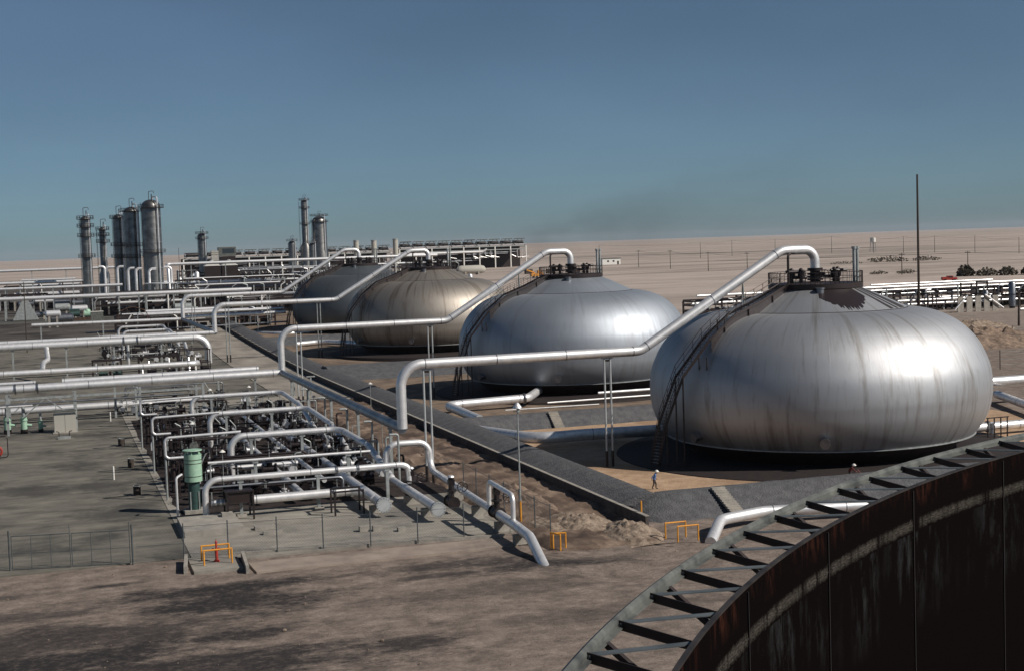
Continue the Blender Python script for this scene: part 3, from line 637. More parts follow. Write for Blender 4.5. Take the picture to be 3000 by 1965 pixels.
# dark oil spill lying on the nearest crown
sp_ = MB(); R_ = random.Random(4)
A0, A1, n = 243, 288, 54; rows = 8
for i in range(n+1):
    a = rad(A0+(A1-A0)*i/n); rend = 6.3 + 2.5*min(1, 2.4*min(i, n-i)/n)*(0.62+0.38*abs(math.sin(i*1.9)+0.4*math.sin(i*0.83))) 
    rend = min(rend, 8.9)
    for k in range(rows+1):
        r = 4.6+(rend-4.6)*k/rows; z = 16.46
        # follow the cone exactly: (4.4,16.9)-(6.2,15.85)-(8.40,14.24)
        z = 16.46-(r-4.6)*(0.99/2.2) if r < 6.8 else 15.47-(r-6.8)*(1.05/2.18)
        sp_.v.append((r*math.cos(a), r*math.sin(a), z+0.025))
for i in range(n):
    for k in range(rows): sp_._f((i*(rows+1)+k, i*(rows+1)+k+1, (i+1)*(rows+1)+k+1, (i+1)*(rows+1)+k))
tank1 = [o for o in bpy.data.objects if o.name == 'spheroid_tank'][0]
part('oil_spill', sp_, mat('black oil spill', (0.016, 0.009, 0.010), 0.5), tank1)
st2 = MB()
for (aa, bb, r0_, r1_) in ((293, 297, 4.7, 8.9), (300, 303, 4.7, 8.9), (306, 315, 4.7, 8.9)):
    b0 = len(st2.v); nn = 6
    for i in range(nn+1):
        a = rad(aa+(bb-aa)*i/nn)
        for k in range(6):
            r = r0_+(r1_-r0_)*k/5; z = 16.46-(r-4.6)*(0.99/2.2) if r < 6.8 else 15.47-(r-6.8)*(1.05/2.18)
            st2.v.append((r*math.cos(a), r*math.sin(a), z+0.02))
    for i in range(nn):
        for k in range(5): st2._f((b0+i*6+k, b0+i*6+k+1, b0+(i+1)*6+k+1, b0+(i+1)*6+k))
part('oil_stain', st2, mat('thin oil stain', (0.055, 0.045, 0.042), 0.5, 0.3), tank1)

# ---------------------------------------------------------------- overhead pipes and their poles
OH = [(128.0, 11.15, 20.4, 5.25, 17.9, 'large silver overhead pipe climbing to the crown of the nearest spheroid'),
      (199.0, 11.15, 20.6, 5.05, 18.2, 'second silver overhead pipe climbing to the clean blue grey spheroid'),
      (282.0, 11.95, 21.2, 6.6, 18.9, 'third silver overhead pipe climbing to the brown streaked spheroid'),
      (350.0, 11.95, 21.75, 6.4, 19.4, 'farthest silver overhead pipe climbing to the dull grey spheroid')]
for i, (y, zh, zt, zb, ze, lab) in enumerate(OH):
    prev = OH[i+1][0] if i < 3 else 420
    x0 = 30.6
    pts = [(x0, y, zb), (x0, y, zh), (54.7, y, zh), (70.4, y, zt), (TX, y, zt), (TX, y, ze)]
    P = bend(pts, 2.1, 8)
    t = thing('overhead_pipe', lab, 'pipe', (x0, y, zb), 0, 'overhead pipes to the spheroids')
    wpart('pipe_run', MB().tube(P, 0.47, 20), M['alu'], t)
    b = MB()
    for j in range(len(P)-1):
        L = (P[j+1]-P[j]).length
        if L > 5:
            d = (P[j+1]-P[j]).normalized(); k = int(L/6)
            for q in range(k+1): c = P[j]+d*(0.25+(L-0.5)*q/k); b.tube([c-d*0.04, c+d*0.04], 0.486, 20)
    wpart('weld_band', b, M['alu_dull_shaded'], t)
    f = MB(); f.cyl((TX, y, ze-0.1), (TX, y, ze+0.06), 0.78, 18); wpart('flange', f, M['valve'], t)
    sd = MB(); 
    for hx in (66.0,):
        zz = zh+(zt-zh)*(hx-54.7)/15.7-0.5; s = surf(TX-hx)+TDZ[i]
        sd.cyl((hx, y-0.35, s), (hx, y, zz), 0.07, 6); sd.cyl((hx, y+0.35, s), (hx, y, zz), 0.07, 6)
    wpart('shell_strut', sd, M['galv'], t)
def pole_pair(x, y, z, name='pipe_pole', label=None, gap=0.62, low=1.6, grp='tall pole pairs under the overhead pipes'):
    g = ground_z(x, y)
    t = thing(name, label, 'pipe support', (x, y, g), 0, grp); h = z-g-0.5
    for s in (-gap/2, gap/2):
        part('pole', MB().cyl((s, 0, low), (s, 0, h), 0.10, 8), M['capsteel'] if y < 250 else M['galv'], t)
        part('shaded_pole_end', MB().cyl((s, 0, -0.1), (s, 0, low), 0.14, 8), M['black'], t)  # near-black lower end paints in the shadow at the pole's foot
    c = MB().box((0, 0, h+0.0), (gap+0.5, 0.3, 0.14)); part('saddle', c, M['galv'], t, False)
    br = MB().beam((-gap/2, 0, h-0.25), (gap/2, 0, h-0.25), 0.08, 0.2); part('tie_plate', br, M['dark'], t, False)
    return t
names = ['nearest overhead pipe', 'second overhead pipe', 'third overhead pipe', 'farthest overhead pipe']
for i, (y, zh, *_r) in enumerate(OH):
    pole_pair(33.1, y, zh, label='slim pole pair just right of the riser of the %s' % names[i])
    pole_pair(51.2 if i != 1 else 52.2, y, zh, label='slim pole pair near the bend beside the tank under the %s' % names[i])
# headers running along the row between the risers
pipe('header_pipe', mt='alu_dull_shaded', pts=[(30.6, 199.0, 5.05), (30.6, 128.0, 5.25)], r=0.47, label='long blue grey shaded header pipe running between the first two risers', n=20, supports=[(30.6, 133, 5.2), (30.6, 148, 5.2), (30.6, 163, 5.2), (30.6, 178, 5.1), (30.6, 191, 5.1)])  # darker cladding puts the header's shade into its colour
pipe('header_pipe', mt='alu_dull_shaded', pts=[(30.6, 350.0, 6.4), (30.6, 282.0, 6.6)], r=0.47, label='distant dark header pipe running between the third and farthest risers', n=14, supports=[(30.6, 300, 6.5), (30.6, 330, 6.5)])
pipe('supply_pipe', [(-70, 197.6, 4.9), (29.6, 199.0, 5.05), (30.6, 199.0, 5.05)], 0.55, 'large silver pipe crossing the left yard into the second riser', n=18, flanges=[((-70, 197.6, 4.9), (29.6, 199, 5.05), 0.655), ((-70, 197.6, 4.9), (29.6, 199, 5.05), 0.683)], supports=[(-5.6, 197.9, 4.9), (2.6, 198, 4.9), (10.6, 198.5, 5), (18.7, 198.8, 5), (26.8, 199, 5)])
pipe('supply_pipe', [(1.2, 201.0, 5.45), (27.6, 201.0, 5.6)], 0.42, 'slimmer silver pipe lying just behind the large pipe into the second riser', n=12, flanges=[((1.2, 201.4, 5.55), (27.6, 201.4, 5.75), 0.01)], supports=[(8, 201.4, 5.6), (22, 201.4, 5.7)])
pipe('supply_pipe', [(-70, 201.4, 5.5), (-2.2, 201.4, 5.52)], 0.26, 'slim silver pipe end at far left with a valve before the large pipe', n=10)
pipe('supply_pipe', [(-70, 282.0, 6.45), (29.8, 282.0, 6.6), (30.6, 282.0, 6.6)], 0.44, 'silver pipe feeding the third riser along the top of the big bent pipe', n=14)
pipe('bent_pipe', [(-70, 271, 6.4), (28.0, 271, 6.4), (28.0, 271, 1.6)], 0.66, 'thick silver pipe from the left ending in a downward elbow beside the dark pump frames', R=2.6, n=18, flanges=[((-70, 271, 6.4), (28, 271, 6.4), 0.845), ((-70, 271, 6.4), (28, 271, 6.4), 0.87)], supports=[(-6.6, 271, 6.4), (2.6, 271, 6.4), (11, 271, 6.4), (19.5, 271, 6.4)])
pipe('low_pipe', [(-70, 258, 2.6), (24.0, 258, 2.6), (24.8, 259.5, 2.6)], 0.52, 'thick silver pipe low above the yard ending in a rounded elbow', R=1.2, n=18, supports=[(5, 258, 2.6), (21, 258, 2.6)])
pipe('crossover_pipe', [(-0.8, 270, 6.0), (-0.6, 267.5, 4.0), (-1.4, 262, 3.9), (-1.6, 259, 2.8)], 0.42, 'short curved blue grey crossover between the two thick pipes at left', R=2.0)
pipe('low_pipe', [(-70, 206, 1.35), (14.5, 206, 1.35), (21, 206, 1.35)], 0.50, 'bright silver pipe close to the ground behind the concrete cabinet', n=16, flanges=[((-70, 206, 1.35), (21, 206, 1.35), 0.86), ((-70, 206, 1.35), (21, 206, 1.35), 0.92)])
pipe('rack_pipe', [(-4, 350, 6.7), (30, 350, 6.55)], 0.40, 'long silver pipe across the left middle ground reaching the farthest riser', n=12, supports=[(-2, 350, 6.7), (12, 350, 6.7)])
pipe('rack_pipe', [(31, 354, 6.8), (56, 354, 6.9)], 0.40, 'lower of two silver pipes ending left of the farthest spheroid', n=12, supports=[(38, 354, 6.8), (49, 354, 6.8)])
pipe('rack_pipe', [(22, 357, 7.7), (56, 357, 7.7)], 0.33, 'upper of two silver pipes ending left of the farthest spheroid', n=12, supports=[(44, 357, 7.7)])
pipe('rack_pipe', [(8, 352, 4.2), (56, 352, 4.6)], 0.20, 'thin dull pipe below the twin pipes left of the farthest spheroid', n=8, mt='alu_dull_shaded')
# tank outlets inside the basins
pipe('outlet_pipe', [(66.0, 190.5, 1.3), (60.5, 180.2, 1.3), (50.0, 180.0, 1.1), (49.0, 178.5, 1.1), (48.7, 163.6, 1.0)], 0.56, 'thick lit outlet pipe turning sharply toward the cross dike by the second spheroid', R=1.7, n=18, flanges=[((60.5, 180.2, 1.3), (50, 180, 1.1), 0.05)])
pipe('outlet_pipe', [(66, 141.5, 1.2), (54.5, 143.0, 1.2), (48.6, 142.6, 1.2), (45.4, 155.5, 0.9)], 0.62, 'thick blue grey outlet pipe curving behind the dike crest left of the nearest spheroid', R=4.0, n=18)
pipe('outlet_pipe', [(66, 347, 2.2), (53.0, 342, 2.2), (47.5, 356, 1.9)], 0.55, 'outlet pipe of the farthest spheroid bending toward the dike', R=3, n=12)
pipe('outlet_pipe', [(66, 292, 1.7), (57, 310, 1.9), (51, 309, 1.7)], 0.55, 'outlet pipe of the brown streaked spheroid, partly in shadow', R=3, n=12)
for (a, b_, r, lab) in (((62, 176.6, 0.9), (96, 176.6, 1.0), 0.13, 'thin lit pipe on low sleepers in front of the second spheroid'), ((55, 173.0, 0.75), (67.5, 172.0, 0.8), 0.09, 'thinnest pipe low in front of the second spheroid'), ((70, 178.6, 1.5), (100, 178.6, 1.6), 0.20, 'bright small pipe directly under the rim of the second spheroid')):
    pipe('drain_pipe', [a, b_], r, lab, n=10, bands=False)
pipe('bypass_pipe', [(44.6, 92.4, 0.0), (47.3, 96.2, 0.75), (51.5, 97.4, 0.8), (64, 95.0, 0.8)], 0.42, 'silver pipe emerging from the ground beside the dike steps behind the rim lattice', R=2.0, n=18)
pipe('transfer_pipe', [(93, 148.8, 3.0), (150, 148.8, 3.0)], 0.56, 'thick bright pipe leaving the right edge of the picture behind the nearest spheroid', n=18)
pipe('transfer_pipe', [(90.5, 127, 1.0), (140, 127, 1.1)], 0.47, 'bright pipe low at the right edge with a framed valve at its end', n=18, flanges=[((90.5, 127, 1), (140, 127, 1.1), 0.03), ((90.5, 127, 1), (140, 127, 1.1), 0.07)])
pipe('transfer_pipe', [(113.5, 151.5, 1.0), (106.8, 134, 1.0)], 0.5, 'shaded blue pipe slanting down to the right edge between the two bright pipes', n=16)

# ---------------------------------------------------------------- the manifold
def arch(y, x0, x1, z, r, lab, tail=None, zb=0.1, fl=()):
    pts = [(x0, y, zb), (x0, y, z), (x1, y, z)] + (tail if tail else [(x1+0.3, y, z-1.6)])
    return pipe('arch_pipe', pts, r, lab, R=1.3 if r > .3 else 1.1, n=16, flanges=fl, group='silver arch pipes over the manifold', bands=True)
arch(118.8, 11.5, 28.2, 3.35, 0.26, 'frontmost silver arch pipe with two flanges, nearest the fence', [(28.8, 118.8, 3.1), (28.9, 118.8, 1.7)], fl=[((11.5, 118.8, 3.35), (28.2, 118.8, 3.35), 0.66), ((11.5, 118.8, 3.35), (28.2, 118.8, 3.35), 0.77)])
arch(140, 16.2, 27.0, 4.1, 0.33, 'second and thickest silver arch pipe from the fence, its end sloping down to the header', [(28.4, 133, 3.2), (28.6, 124.5, 1.3)])
arch(158.5, 16.2, 27.0, 4.4, 0.29, 'third silver arch pipe from the fence', [(28.1, 150, 3.4), (28.5, 144, 1.5)])
arch(177, 16.0, 27.0, 4.55, 0.27, 'fourth silver arch pipe, closest to the large supply pipe', [(28.0, 169, 3.6), (28.5, 163, 1.6)])
for k, (y, x0) in enumerate(((285, 14.2), (303, 14.2), (322, 14.2))):
    arch(y, x0, 23.3+k*0.2, 6.6, 0.27, ['nearest of the three small far arch pipes behind the thick bent pipe', 'middle of the three small far arch pipes behind the thick bent pipe', 'farthest of the three small far arch pipes behind the thick bent pipe'][k], [(24.2, y-9, 5.4), (24.4, y-12, 3.6)], zb=ground_z(x0, y))
loop = pipe('loop_pipe', [(28.6, 108.6, 1.15), (28.7, 127.2, 1.15), (28.8, 127.2, 4.0), (32.8, 127.2, 3.95), (33.0, 127.2, 1.3), (32.2, 100.0, 1.1), (31.9, 95.6, 1.05), (31.45, 90.6, -0.55)], 0.30, 'silver pipe rising in a tall square loop and running on to dive into the ground', R=1.15, n=18)
wpart('header_sleeve', MB().tube([(28.6, 108.6, 1.15), (28.66, 120, 1.15)], 0.37, 18), M['alu'], loop)
wpart('pipe_sleeve', MB().tube(bend([(32.45, 106.5, 1.12), (32.2, 100, 1.1), (31.9, 95.6, 1.05), (31.45, 90.6, -0.55)], 2.0), 0.37, 18), M['alu'], loop)
def endcap(x, y, z, r, par):
    wpart('end_cap', MB().cyl((x, y-0.10, z), (x, y+0.06, z), r, 28), M['capsteel'], par); wpart('flange', MB().cyl((x, y+0.10, z), (x, y+0.24, z), r*0.99, 28), M['alu_dull_shaded'], par)
    bt_ = MB()
    for q in range(16): a_ = q*math.pi/8; bt_.cyl((x+r*0.88*math.cos(a_), y-0.15, z+r*0.88*math.sin(a_)), (x+r*0.88*math.cos(a_), y-0.08, z+r*0.88*math.sin(a_)), 0.03, 6)
    wpart('bolt_ring', bt_, M['valve'], par, kind='stuff')
endcap(28.6, 108.5, 1.15, 0.60, loop)
h1 = pipe('header_pipe', [(25.1, 112.6, 1.15), (24.9, 190, 1.15)], 0.42, 'header pipe under the arches ending in the left round blank flange', n=18)
endcap(25.1, 112.5, 1.15, 0.63, h1)
hx = pipe('header_pipe', [(20.0, 122, 1.0), (20.0, 190, 1.0)], 0.33, 'inner blue grey header pipe deep beneath the arches', n=12)
pipe('header_pipe', [(22.4, 124, 1.7), (22.4, 185, 1.7)], 0.22, 'upper slim header pipe deep beneath the arches', n=10)
pipe('header_pipe', [(28.7, 128.4, 1.15), (28.9, 192, 1.15)], 0.30, 'rear header pipe at the right foot of the arches', n=12)
dr = pipe('scrubber_pipe', [(15.3, 118.4, 1.5), (23.6, 118.4, 1.5), (24.9, 117.6, 1.3), (24.95, 115.2, 1.2)], 0.37, 'thick bright insulated pipe low under the frontmost arch', R=0.8, n=20, flanges=[((15.3, 118.4, 1.5), (23.6, 118.4, 1.5), 0.83)])
nz = pipe('nozzle_pipe', [(11.9, 118.3, 1.5), (13.0, 118.3, 1.5)], 0.24, 'stubby bright flanged nozzle at the foot of the frontmost arch', n=16, bands=False, flanges=[((11.9, 118.3, 1.5), (13.0, 118.3, 1.5), 0.12), ((11.9, 118.3, 1.5), (13.0, 118.3, 1.5), 0.5), ((11.9, 118.3, 1.5), (13.0, 118.3, 1.5), 0.85)])
# dark frames (pig receiver housings) around the thick pipe
def frame(x0, x1, y0, y1, h, lab, panel=False):
    t = thing('receiver_housing', lab, 'steel frame', ((x0+x1)/2, (y0+y1)/2, 0.1), 0)
    for x in (x0, x1):
        for y in (y0, y1): wpart('leg', MB().box((x, y, h/2+0.05), (0.14, 0.14, h)), M['black'], t, False)
    b = MB()
    for y in (y0, y1): b.box(((x0+x1)/2, y, h+0.17), (x1-x0+0.14, 0.14, 0.14)); 
    for x in (x0, x1): b.box((x, (y0+y1)/2, h+0.03), (0.137, y1-y0-0.14, 0.14))
    wpart('top_beam', b, M['black'], t, False)
    if panel: wpart('hood_panel', MB().box(((x0+x1)/2, (y0+y1)/2, h-0.35), (x1-x0-0.2, y1-y0-0.2, 0.9)), M['dark'], t, False)
    return t
frame(13.1, 15.2, 117.2, 119.6, 2.3, 'dark boxed frame between the stubby nozzle and the thick insulated pipe', True)
frame(21.6, 24.0, 115.2, 116.9, 1.9, 'black rounded frame right of the thick insulated pipe by the left round flange')
# valve prototype
def make_valve(label, group, r=0.28, wheel=0.32, h=1.3, body=M['valve']):
    t = thing('gate_valve', label, 'valve', (0, 0, 0), 0, group)
    b = MB(); b.cyl((-r*1.6, 0, 0.6), (r*1.6, 0, 0.6), r, 12); b.cyl((-r*1.6-0.05, 0, 0.6), (-r*1.6+0.05, 0, 0.6), r*1.5, 12); b.cyl((r*1.6-0.05, 0, 0.6), (r*1.6+0.05, 0, 0.6), r*1.5, 12)
    b.cyl((0, 0, 0.6), (0, 0, 0.6+h*0.45), r*0.75, 10); b.cyl((0, 0, 0.6+h*0.40), (0, 0, 0.6+h*0.5), r*1.1, 12)
    part('valve_body', b, body, t)
    part('stem', MB().cyl((0, 0, 0.6+h*0.5), (0, 0, 0.6+h*1.1), 0.04, 6), M['galv'], t)
    w = MB().ring((0, 0, 0.6+h), wheel, 0.03, 16, 5); 
    for k in range(3):
        a = k*math.pi/3; w.cyl((-wheel*math.cos(a), -wheel*math.sin(a), 0.6+h), (wheel*math.cos(a), wheel*math.sin(a), 0.6+h), 0.018, 4)
    part('handwheel', w, M['valve'], t)
    part('stand', MB().box((0, 0, 0.25), (0.24, 0.24, 0.6)), M['dark'], t, False)
    return t
va = make_valve('dark gate valve with a handwheel just behind the green tank, under the first arches', 'gate valves crowded under the arches')
vb = make_valve('shiny clad control valve right beside the first handwheel valve behind the green tank', 'shiny control valves under the arches', 0.22, 0.2, 1.0, M['alu'])
va.location = (17.2, 124.5, 0.1); vb.location = (18.9, 124.5, 0.1)
R_ = random.Random(11); rows_y = []
y = 123.0
while y < 194:
    rows_y.append(y); y += R_.uniform(2.6, 3.6)
cnt = 0
ORD = ['', 'first', 'second', 'third', 'fourth', 'fifth', 'sixth', 'seventh', 'eighth', 'ninth', 'tenth']
ORDR = ['one (nearest)', 'two', 'three', 'four', 'five', 'six', 'seven', 'eight', 'nine', 'ten', 'eleven', 'twelve', 'thirteen', 'fourteen', 'fifteen', 'sixteen', 'seventeen', 'eighteen', 'nineteen', 'twenty', 'twenty one', 'twenty two', 'twenty three', 'twenty four', 'twenty five', 'twenty six', 'twenty seven', 'twenty eight']
for j, y in enumerate(rows_y):
    xi = 0
    for x in [10.6, 12.0, 13.6, 15.2, 16.9, 18.6, 21.2, 23.6, 26.4, 27.6]:
        if R_.random() < 0.30: continue
        if abs(x-12) < 1.6 and abs(y-122.5) < 2: continue
        cnt += 1; isa = R_.random() < 0.8; src = va if isa else vb; xi += 1
        copy_tree(src, (x+R_.uniform(-0.3, 0.3), y+R_.uniform(-0.4, 0.4), 0.1+R_.choice((0, 0, 0.5, 0.9, 1.4))), R_.choice((0, math.pi/2, 0.1)), '%s valve, %s from left in valve row %s behind the frontmost arch' % ('dark handwheel' if isa else 'shiny clad', ORD[xi], ORDR[j]), sc=R_.uniform(0.8, 1.35))
for j in range(22):
    copy_tree(va if j % 3 else vb, (28.0+R_.uniform(-0.6, 1.4), 130+j*2.8, 0.1), R_.choice((0, 1.57)), 'valve %s in the line beside the right foot of the arches' % ORDR[j].replace(' (nearest)', ''), R_.uniform(1.0, 1.5))
for j in range(26):
    y_ = 131+j*2.35; x_ = R_.uniform(28.5, 33.0); h_ = R_.uniform(1.2, 3.6)
    b = MB().tube(bend([(x_, y_, 0.1), (x_, y_, h_), (x_+R_.choice((-0.7, 0.7)), y_, h_)], 0.2, 3), R_.choice((0.05, 0.08, 0.11)), 8); wsolo('riser_line', b, M[R_.choice(('dark', 'galv', 'valve'))], nth(j+1)+' short upright line from the front between the header and the arches', 'pipe', 'short upright lines beside the header')
# cross lines, drops and instrument stands under the arches
def manifold_lines(yset, xr, zoff, grp, seed, lab_a, lab_b, mats=('alu_dull_shaded', 'valve', 'dark', 'dark', 'valve', 'alu')):
    R = random.Random(seed); na = nb = 0
    for y in yset:
        for _ in range(1 if xr[0] == 10.0 and yset[0] < 130 else 2):
            x0 = R.uniform(xr[0], xr[0]+4); x1 = R.uniform(xr[0]+9, xr[1]); z = R.choice((0.7, 1.2, 1.9, 2.4, 2.9)); r = R.choice((0.05, 0.07, 0.09, 0.13))
            yy = y+R.uniform(-1.2, 1.2); mt = R.choice(mats)
            pts = [(x0, yy, zoff+0.2), (x0, yy, z+zoff), (x1, yy, z+zoff)] + ([(x1, yy+R.choice((-1.5, 1.5)), z+zoff)] if R.random() < .5 else [(x1, yy, zoff+0.2)])
            b = MB().tube(bend(pts, 0.35, 4), r, 8); na += 1
            wsolo('process_line', b, M[mt], lab_a.replace('small', nth(na)+' small', 1)+', from the front', 'pipe', grp)
        if R.random() < 0.9:
            x = R.uniform(*xr); b = MB().tube(bend([(x, y, zoff), (x, y, zoff+R.uniform(2.0, 3.6)), (x+R.choice((-0.6, 0.6)), y, zoff+R.uniform(3.0, 3.7))], 0.2, 3), 0.07, 6); nb += 1
            wsolo('riser_line', b, M['galv'], lab_b.replace('thin', nth(nb)+' thin', 1)+', from the front', 'pipe', grp+' standing upright')
manifold_lines(rows_y, (10.0, 28.0), 0.1, 'small process lines in the near manifold', 3, 'small process line weaving through the near manifold under the arches', 'thin upright line standing in the near manifold')
# structural support bents of the arches
an_ = 0
for (y, xs, h) in ((118.8, (14.4, 20.9, 26.9), 3.0), (140, (18.2, 23.2), 3.7), (158.5, (18.0, 23.0), 4.0), (177, (18.4, 22.8), 4.2)):
    an_ += 1
    for xk, x in enumerate(xs):
        t = thing('pipe_stand', nth(xk+1)+' pale T head stand from left carrying the '+nth(an_)+' arch pipe from the fence', 'pipe support', (x, y, 0.1), 0, 'pale stands under the arch pipes')
        part('post', MB().box((0, 0, h/2-0.05), (0.26, 0.26, h-0.2)), M['galv'], t, False); part('tee_head', MB().box((0, 0, h-0.1), (0.5, 0.34, 0.12)), M['galv'], t, False)
        part('footing', MB().box((0, 0, 0.02), (0.8, 0.7, 0.4)), M['conc'], t, False)
# pipe loops at the left edge of the manifold
LL = [(130, 9.25, 5.7, 3.85, 'nearest white edged pipe loop at the left side of the manifold'), (147, 9.3, 5.7, 4.0, 'middle white edged pipe loop at the left side of the manifold'), (166, 9.3, 5.6, 4.0, 'farthest pipe loop at the left side of the manifold')]
for y, x, zt, zl, lab in LL:
    t = pipe('loop_pipe', [(16.0, y, zt+0.1), (x, y, zt), (x, y, zl), (11.1, y, zl)], 0.13, lab, R=0.4, n=10, bands=False)
    wpart('standpipe', MB().tube([(x, y+0.1, 0.1), (x, y+0.1, zl+0.5)], 0.10, 8), M['galv'], t)
    for k in range(3): 
        tt = thing('pump_stand', ['outer dark upright rack', 'middle dark upright rack', 'inner dark upright rack'][k]+' behind the '+lab.split(' at ')[0].replace(' white edged', '')+' left of the manifold', 'steel frame', (x+0.8+k*1.6, y+2.2+k*1.3, 0.1), 0)
        for sx in (-0.5, 0.5):
            for sy in (-0.4, 0.4): part('leg', MB().box((sx, sy, 1.9), (0.1, 0.1, 3.8)), M['dark'], tt, False)
        for h in (1.4, 2.6, 3.8):
            for q in (-0.4, 0.4): part('shelf_beam', MB().box((0, q, h), (1.1, 0.12, 0.1)), M['dark'], tt, False)
        part('vessel', MB().cyl((0, 0, 0.4), (0, 0, 3.2), 0.26, 10).sphere((0, 0, 3.2), 0.26, 8), M['valve'] if k else M['dark'], tt)
pipe('gas_line', [(12.8, 128.6, 3.35), (27.6, 128.6, 3.3)], 0.14, 'long thin bright line crossing between the two nearest arches', n=10, bands=False, supports=[(17, 128.6, 3.3), (25.5, 128.6, 3.3)])
pipe('gas_line', [(15.5, 129.6, 2.6), (21.0, 129.6, 2.6)], 0.26, 'short thick bright pipe just behind the long thin line', n=12)
pipe('gas_line', [(8.9, 183.0, 3.6), (14.6, 183.0, 3.7)], 0.12, 'short thin bright line left of the fourth arch', n=8, bands=False)
# white glinting lamp shades on small stands
for (x, y, z) in ((13.5, 150, 4.4), (19.0, 184, 4.6), (14.6, 133, 3.6), (24.6, 189, 4.2), (11, 176, 4.2), (30.0, 171, 4.2), (33.6, 150, 3.9), (39.2, 181, 4.4)):
    t = thing('yard_lamp', 'small white shaded lamp on a thin pole '+{13.5: 'behind the dial gauge', 19.0: 'near the fourth arch', 14.6: 'behind the green tank', 24.6: 'beyond the fourth arch', 11: 'at the left manifold edge', 30.0: 'by the header', 33.6: 'right of the header', 39.2: 'by the retaining wall'}[x], 'lamp', (x, y, 0.1), 0, 'small shaded lamps among the pipes')
    part('pole', MB().cyl((0, 0, 0), (0, 0, z), 0.035, 6), M['galv'], t)
    part('lamp_shade', MB().lathe([(0.04, 0.22), (0.10, 0.18), (0.30, 0.0)], 14, (0, 0, z-0.05), flip=True).sphere((0, 0, z-0.08), 0.10, 6), M['white'], t)
# hooked vent pipes beside the header
for k, y in enumerate((126.3, 137.3, 149.5, 162.4, 174)):
    b = MB().tube(bend([(29.75, y, 0.1), (29.75, y, 5.0), (28.95, y, 5.0)], 0.22, 4), 0.11, 8)
    wsolo('hooked_vent', b, M['galv'], ['nearest', 'second nearest', 'middle', 'second farthest', 'farthest'][k]+' grey hook topped vent pipe in the row beside the header', 'vent pipe', 'hook topped vent pipes')
# pale green tank with cap and bands
t = thing('green_tank', 'pale green upright cylindrical tank with a raised cap and dark bands', 'tank', (10.95, 122.6, 0.1))
part('tank_body', MB().cyl((0, 0, 2.7), (0, 0, 5.0), 0.74, 28), M['green'], t)
part('lower_skirt', MB().cyl((0, 0, 0.3), (0, 0, 2.7), 0.50, 20), M['teal'], t)
part('cap', MB().lathe([(0.82, 5.32), (0.80, 5.38), (0.01, 5.46)], 28, flip=True).lathe([(0.01, 5.31), (0.82, 5.32)], 28, flip=True), M['green'], t)
for k in range(6): a = k*math.pi/3+0.3; part('cap_bracket', MB().box((0.62*math.cos(a), 0.62*math.sin(a), 5.16), (0.09, 0.09, 0.34), rz=a), M['green'], t, False)
for z in (3.15, 4.25, 4.55): part('band', MB().cyl((0, 0, z-0.025), (0, 0, z+0.025), 0.755, 28), M['black'], t)
for q in (-0.35, 0.35): part('support_leg', MB().box((q, -0.45, 0.9), (0.09, 0.09, 1.9)), M['galv'], t, False)
part('base_plinth', MB().box((0, 0, 0.12), (1.8, 1.6, 0.36)), M['conc'], t, False)
pipe('feed_line', [(9.4, 121.2, 0.2), (9.4, 121.2, 3.4), (9.9, 121.6, 3.6)], 0.10, 'thin white pipe standing left of the pale green tank', R=0.25, n=8, bands=False)
# round dial gauge
t = thing('dial_gauge', 'large round pale dial on a post behind the pale green tank', 'gauge', (12.6, 139, 0.1)); part('post', MB().cyl((0, 0, 0), (0, 0, 3.3), 0.06, 6), M['galv'], t); part('dial', MB().cyl((0, -0.08, 3.5), (0, 0.08, 3.5), 0.42, 20), M['rail'], t)
# concrete blocks, plinths, drums
def block(x, y, sx, sy, h, lab, mt='conc', rz=0.0, z=0.08):
    b = MB().box((0, 0, h/2), (sx, sy, h), rz); return solo('concrete_block', b, M[mt], lab, 'block', (x, y, z), 'concrete blocks on the slab', smooth=False)
block(11.4, 115.0, 4.6, 6.6, 0.5, 'wide low concrete plinth at the foot of the frontmost arch')
block(13.0, 117.0, 0.9, 0.8, 0.8, 'squarish concrete footing right of the arch foot')
block(15.4, 112.6, 1.6, 0.8, 0.28, 'flat concrete slab piece left of centre on the pad')
block(15.7, 110.3, 1.5, 0.5, 0.25, 'thin concrete sill lying in front of the flat slab piece')
block(22.4, 107.9, 0.7, 0.5, 0.42, 'left of two small concrete blocks near the fence')
block(23.4, 107.6, 0.7, 0.5, 0.42, 'right of two small concrete blocks near the fence')
block(25.1, 106.6, 0.6, 0.5, 0.32, 'single small concrete block under the left round flange')
for (x, y, r_) in ((25.1, 115.0, .42), (28.62, 111.5, .37), (24.95, 124, .42), (28.66, 117.5, .37), (32.7, 118, .30), (32.3, 103.2, .37), (32.1, 98.0, .37), (32.5, 110.0, .30)):
    b = MB(); zc = 1.1; b.box((0, 0, (zc-r_)/2), (1.3, 0.5, zc-r_)); solo('pipe_saddle', b, M['conc'], 'low concrete saddle block under a ground level header pipe', 'pipe support', (x, y, 0.05), 'concrete saddles under the headers', smooth=False)
for (x, y, h, r_, lab) in ((6.87, 134.6, 0.85, 0.34, 'nearest dark drum on the asphalt yard'), (7.3, 152.6, 0.95, 0.32, 'middle drum on the asphalt yard with a pale front'), (7.25, 171.2, 0.8, 0.38, 'farthest dark drum on the asphalt yard')):
    t = thing('drum', lab, 'drum', (x, y, 0.05), 0, 'drums on the asphalt yard'); part('drum_body', MB().cyl((0, 0, 0), (0, 0, h), r_, 18), M['wood'], t); part('drum_rim', MB().ring((0, 0, h), r_, 0.035, 18, 5), M['galv'], t)
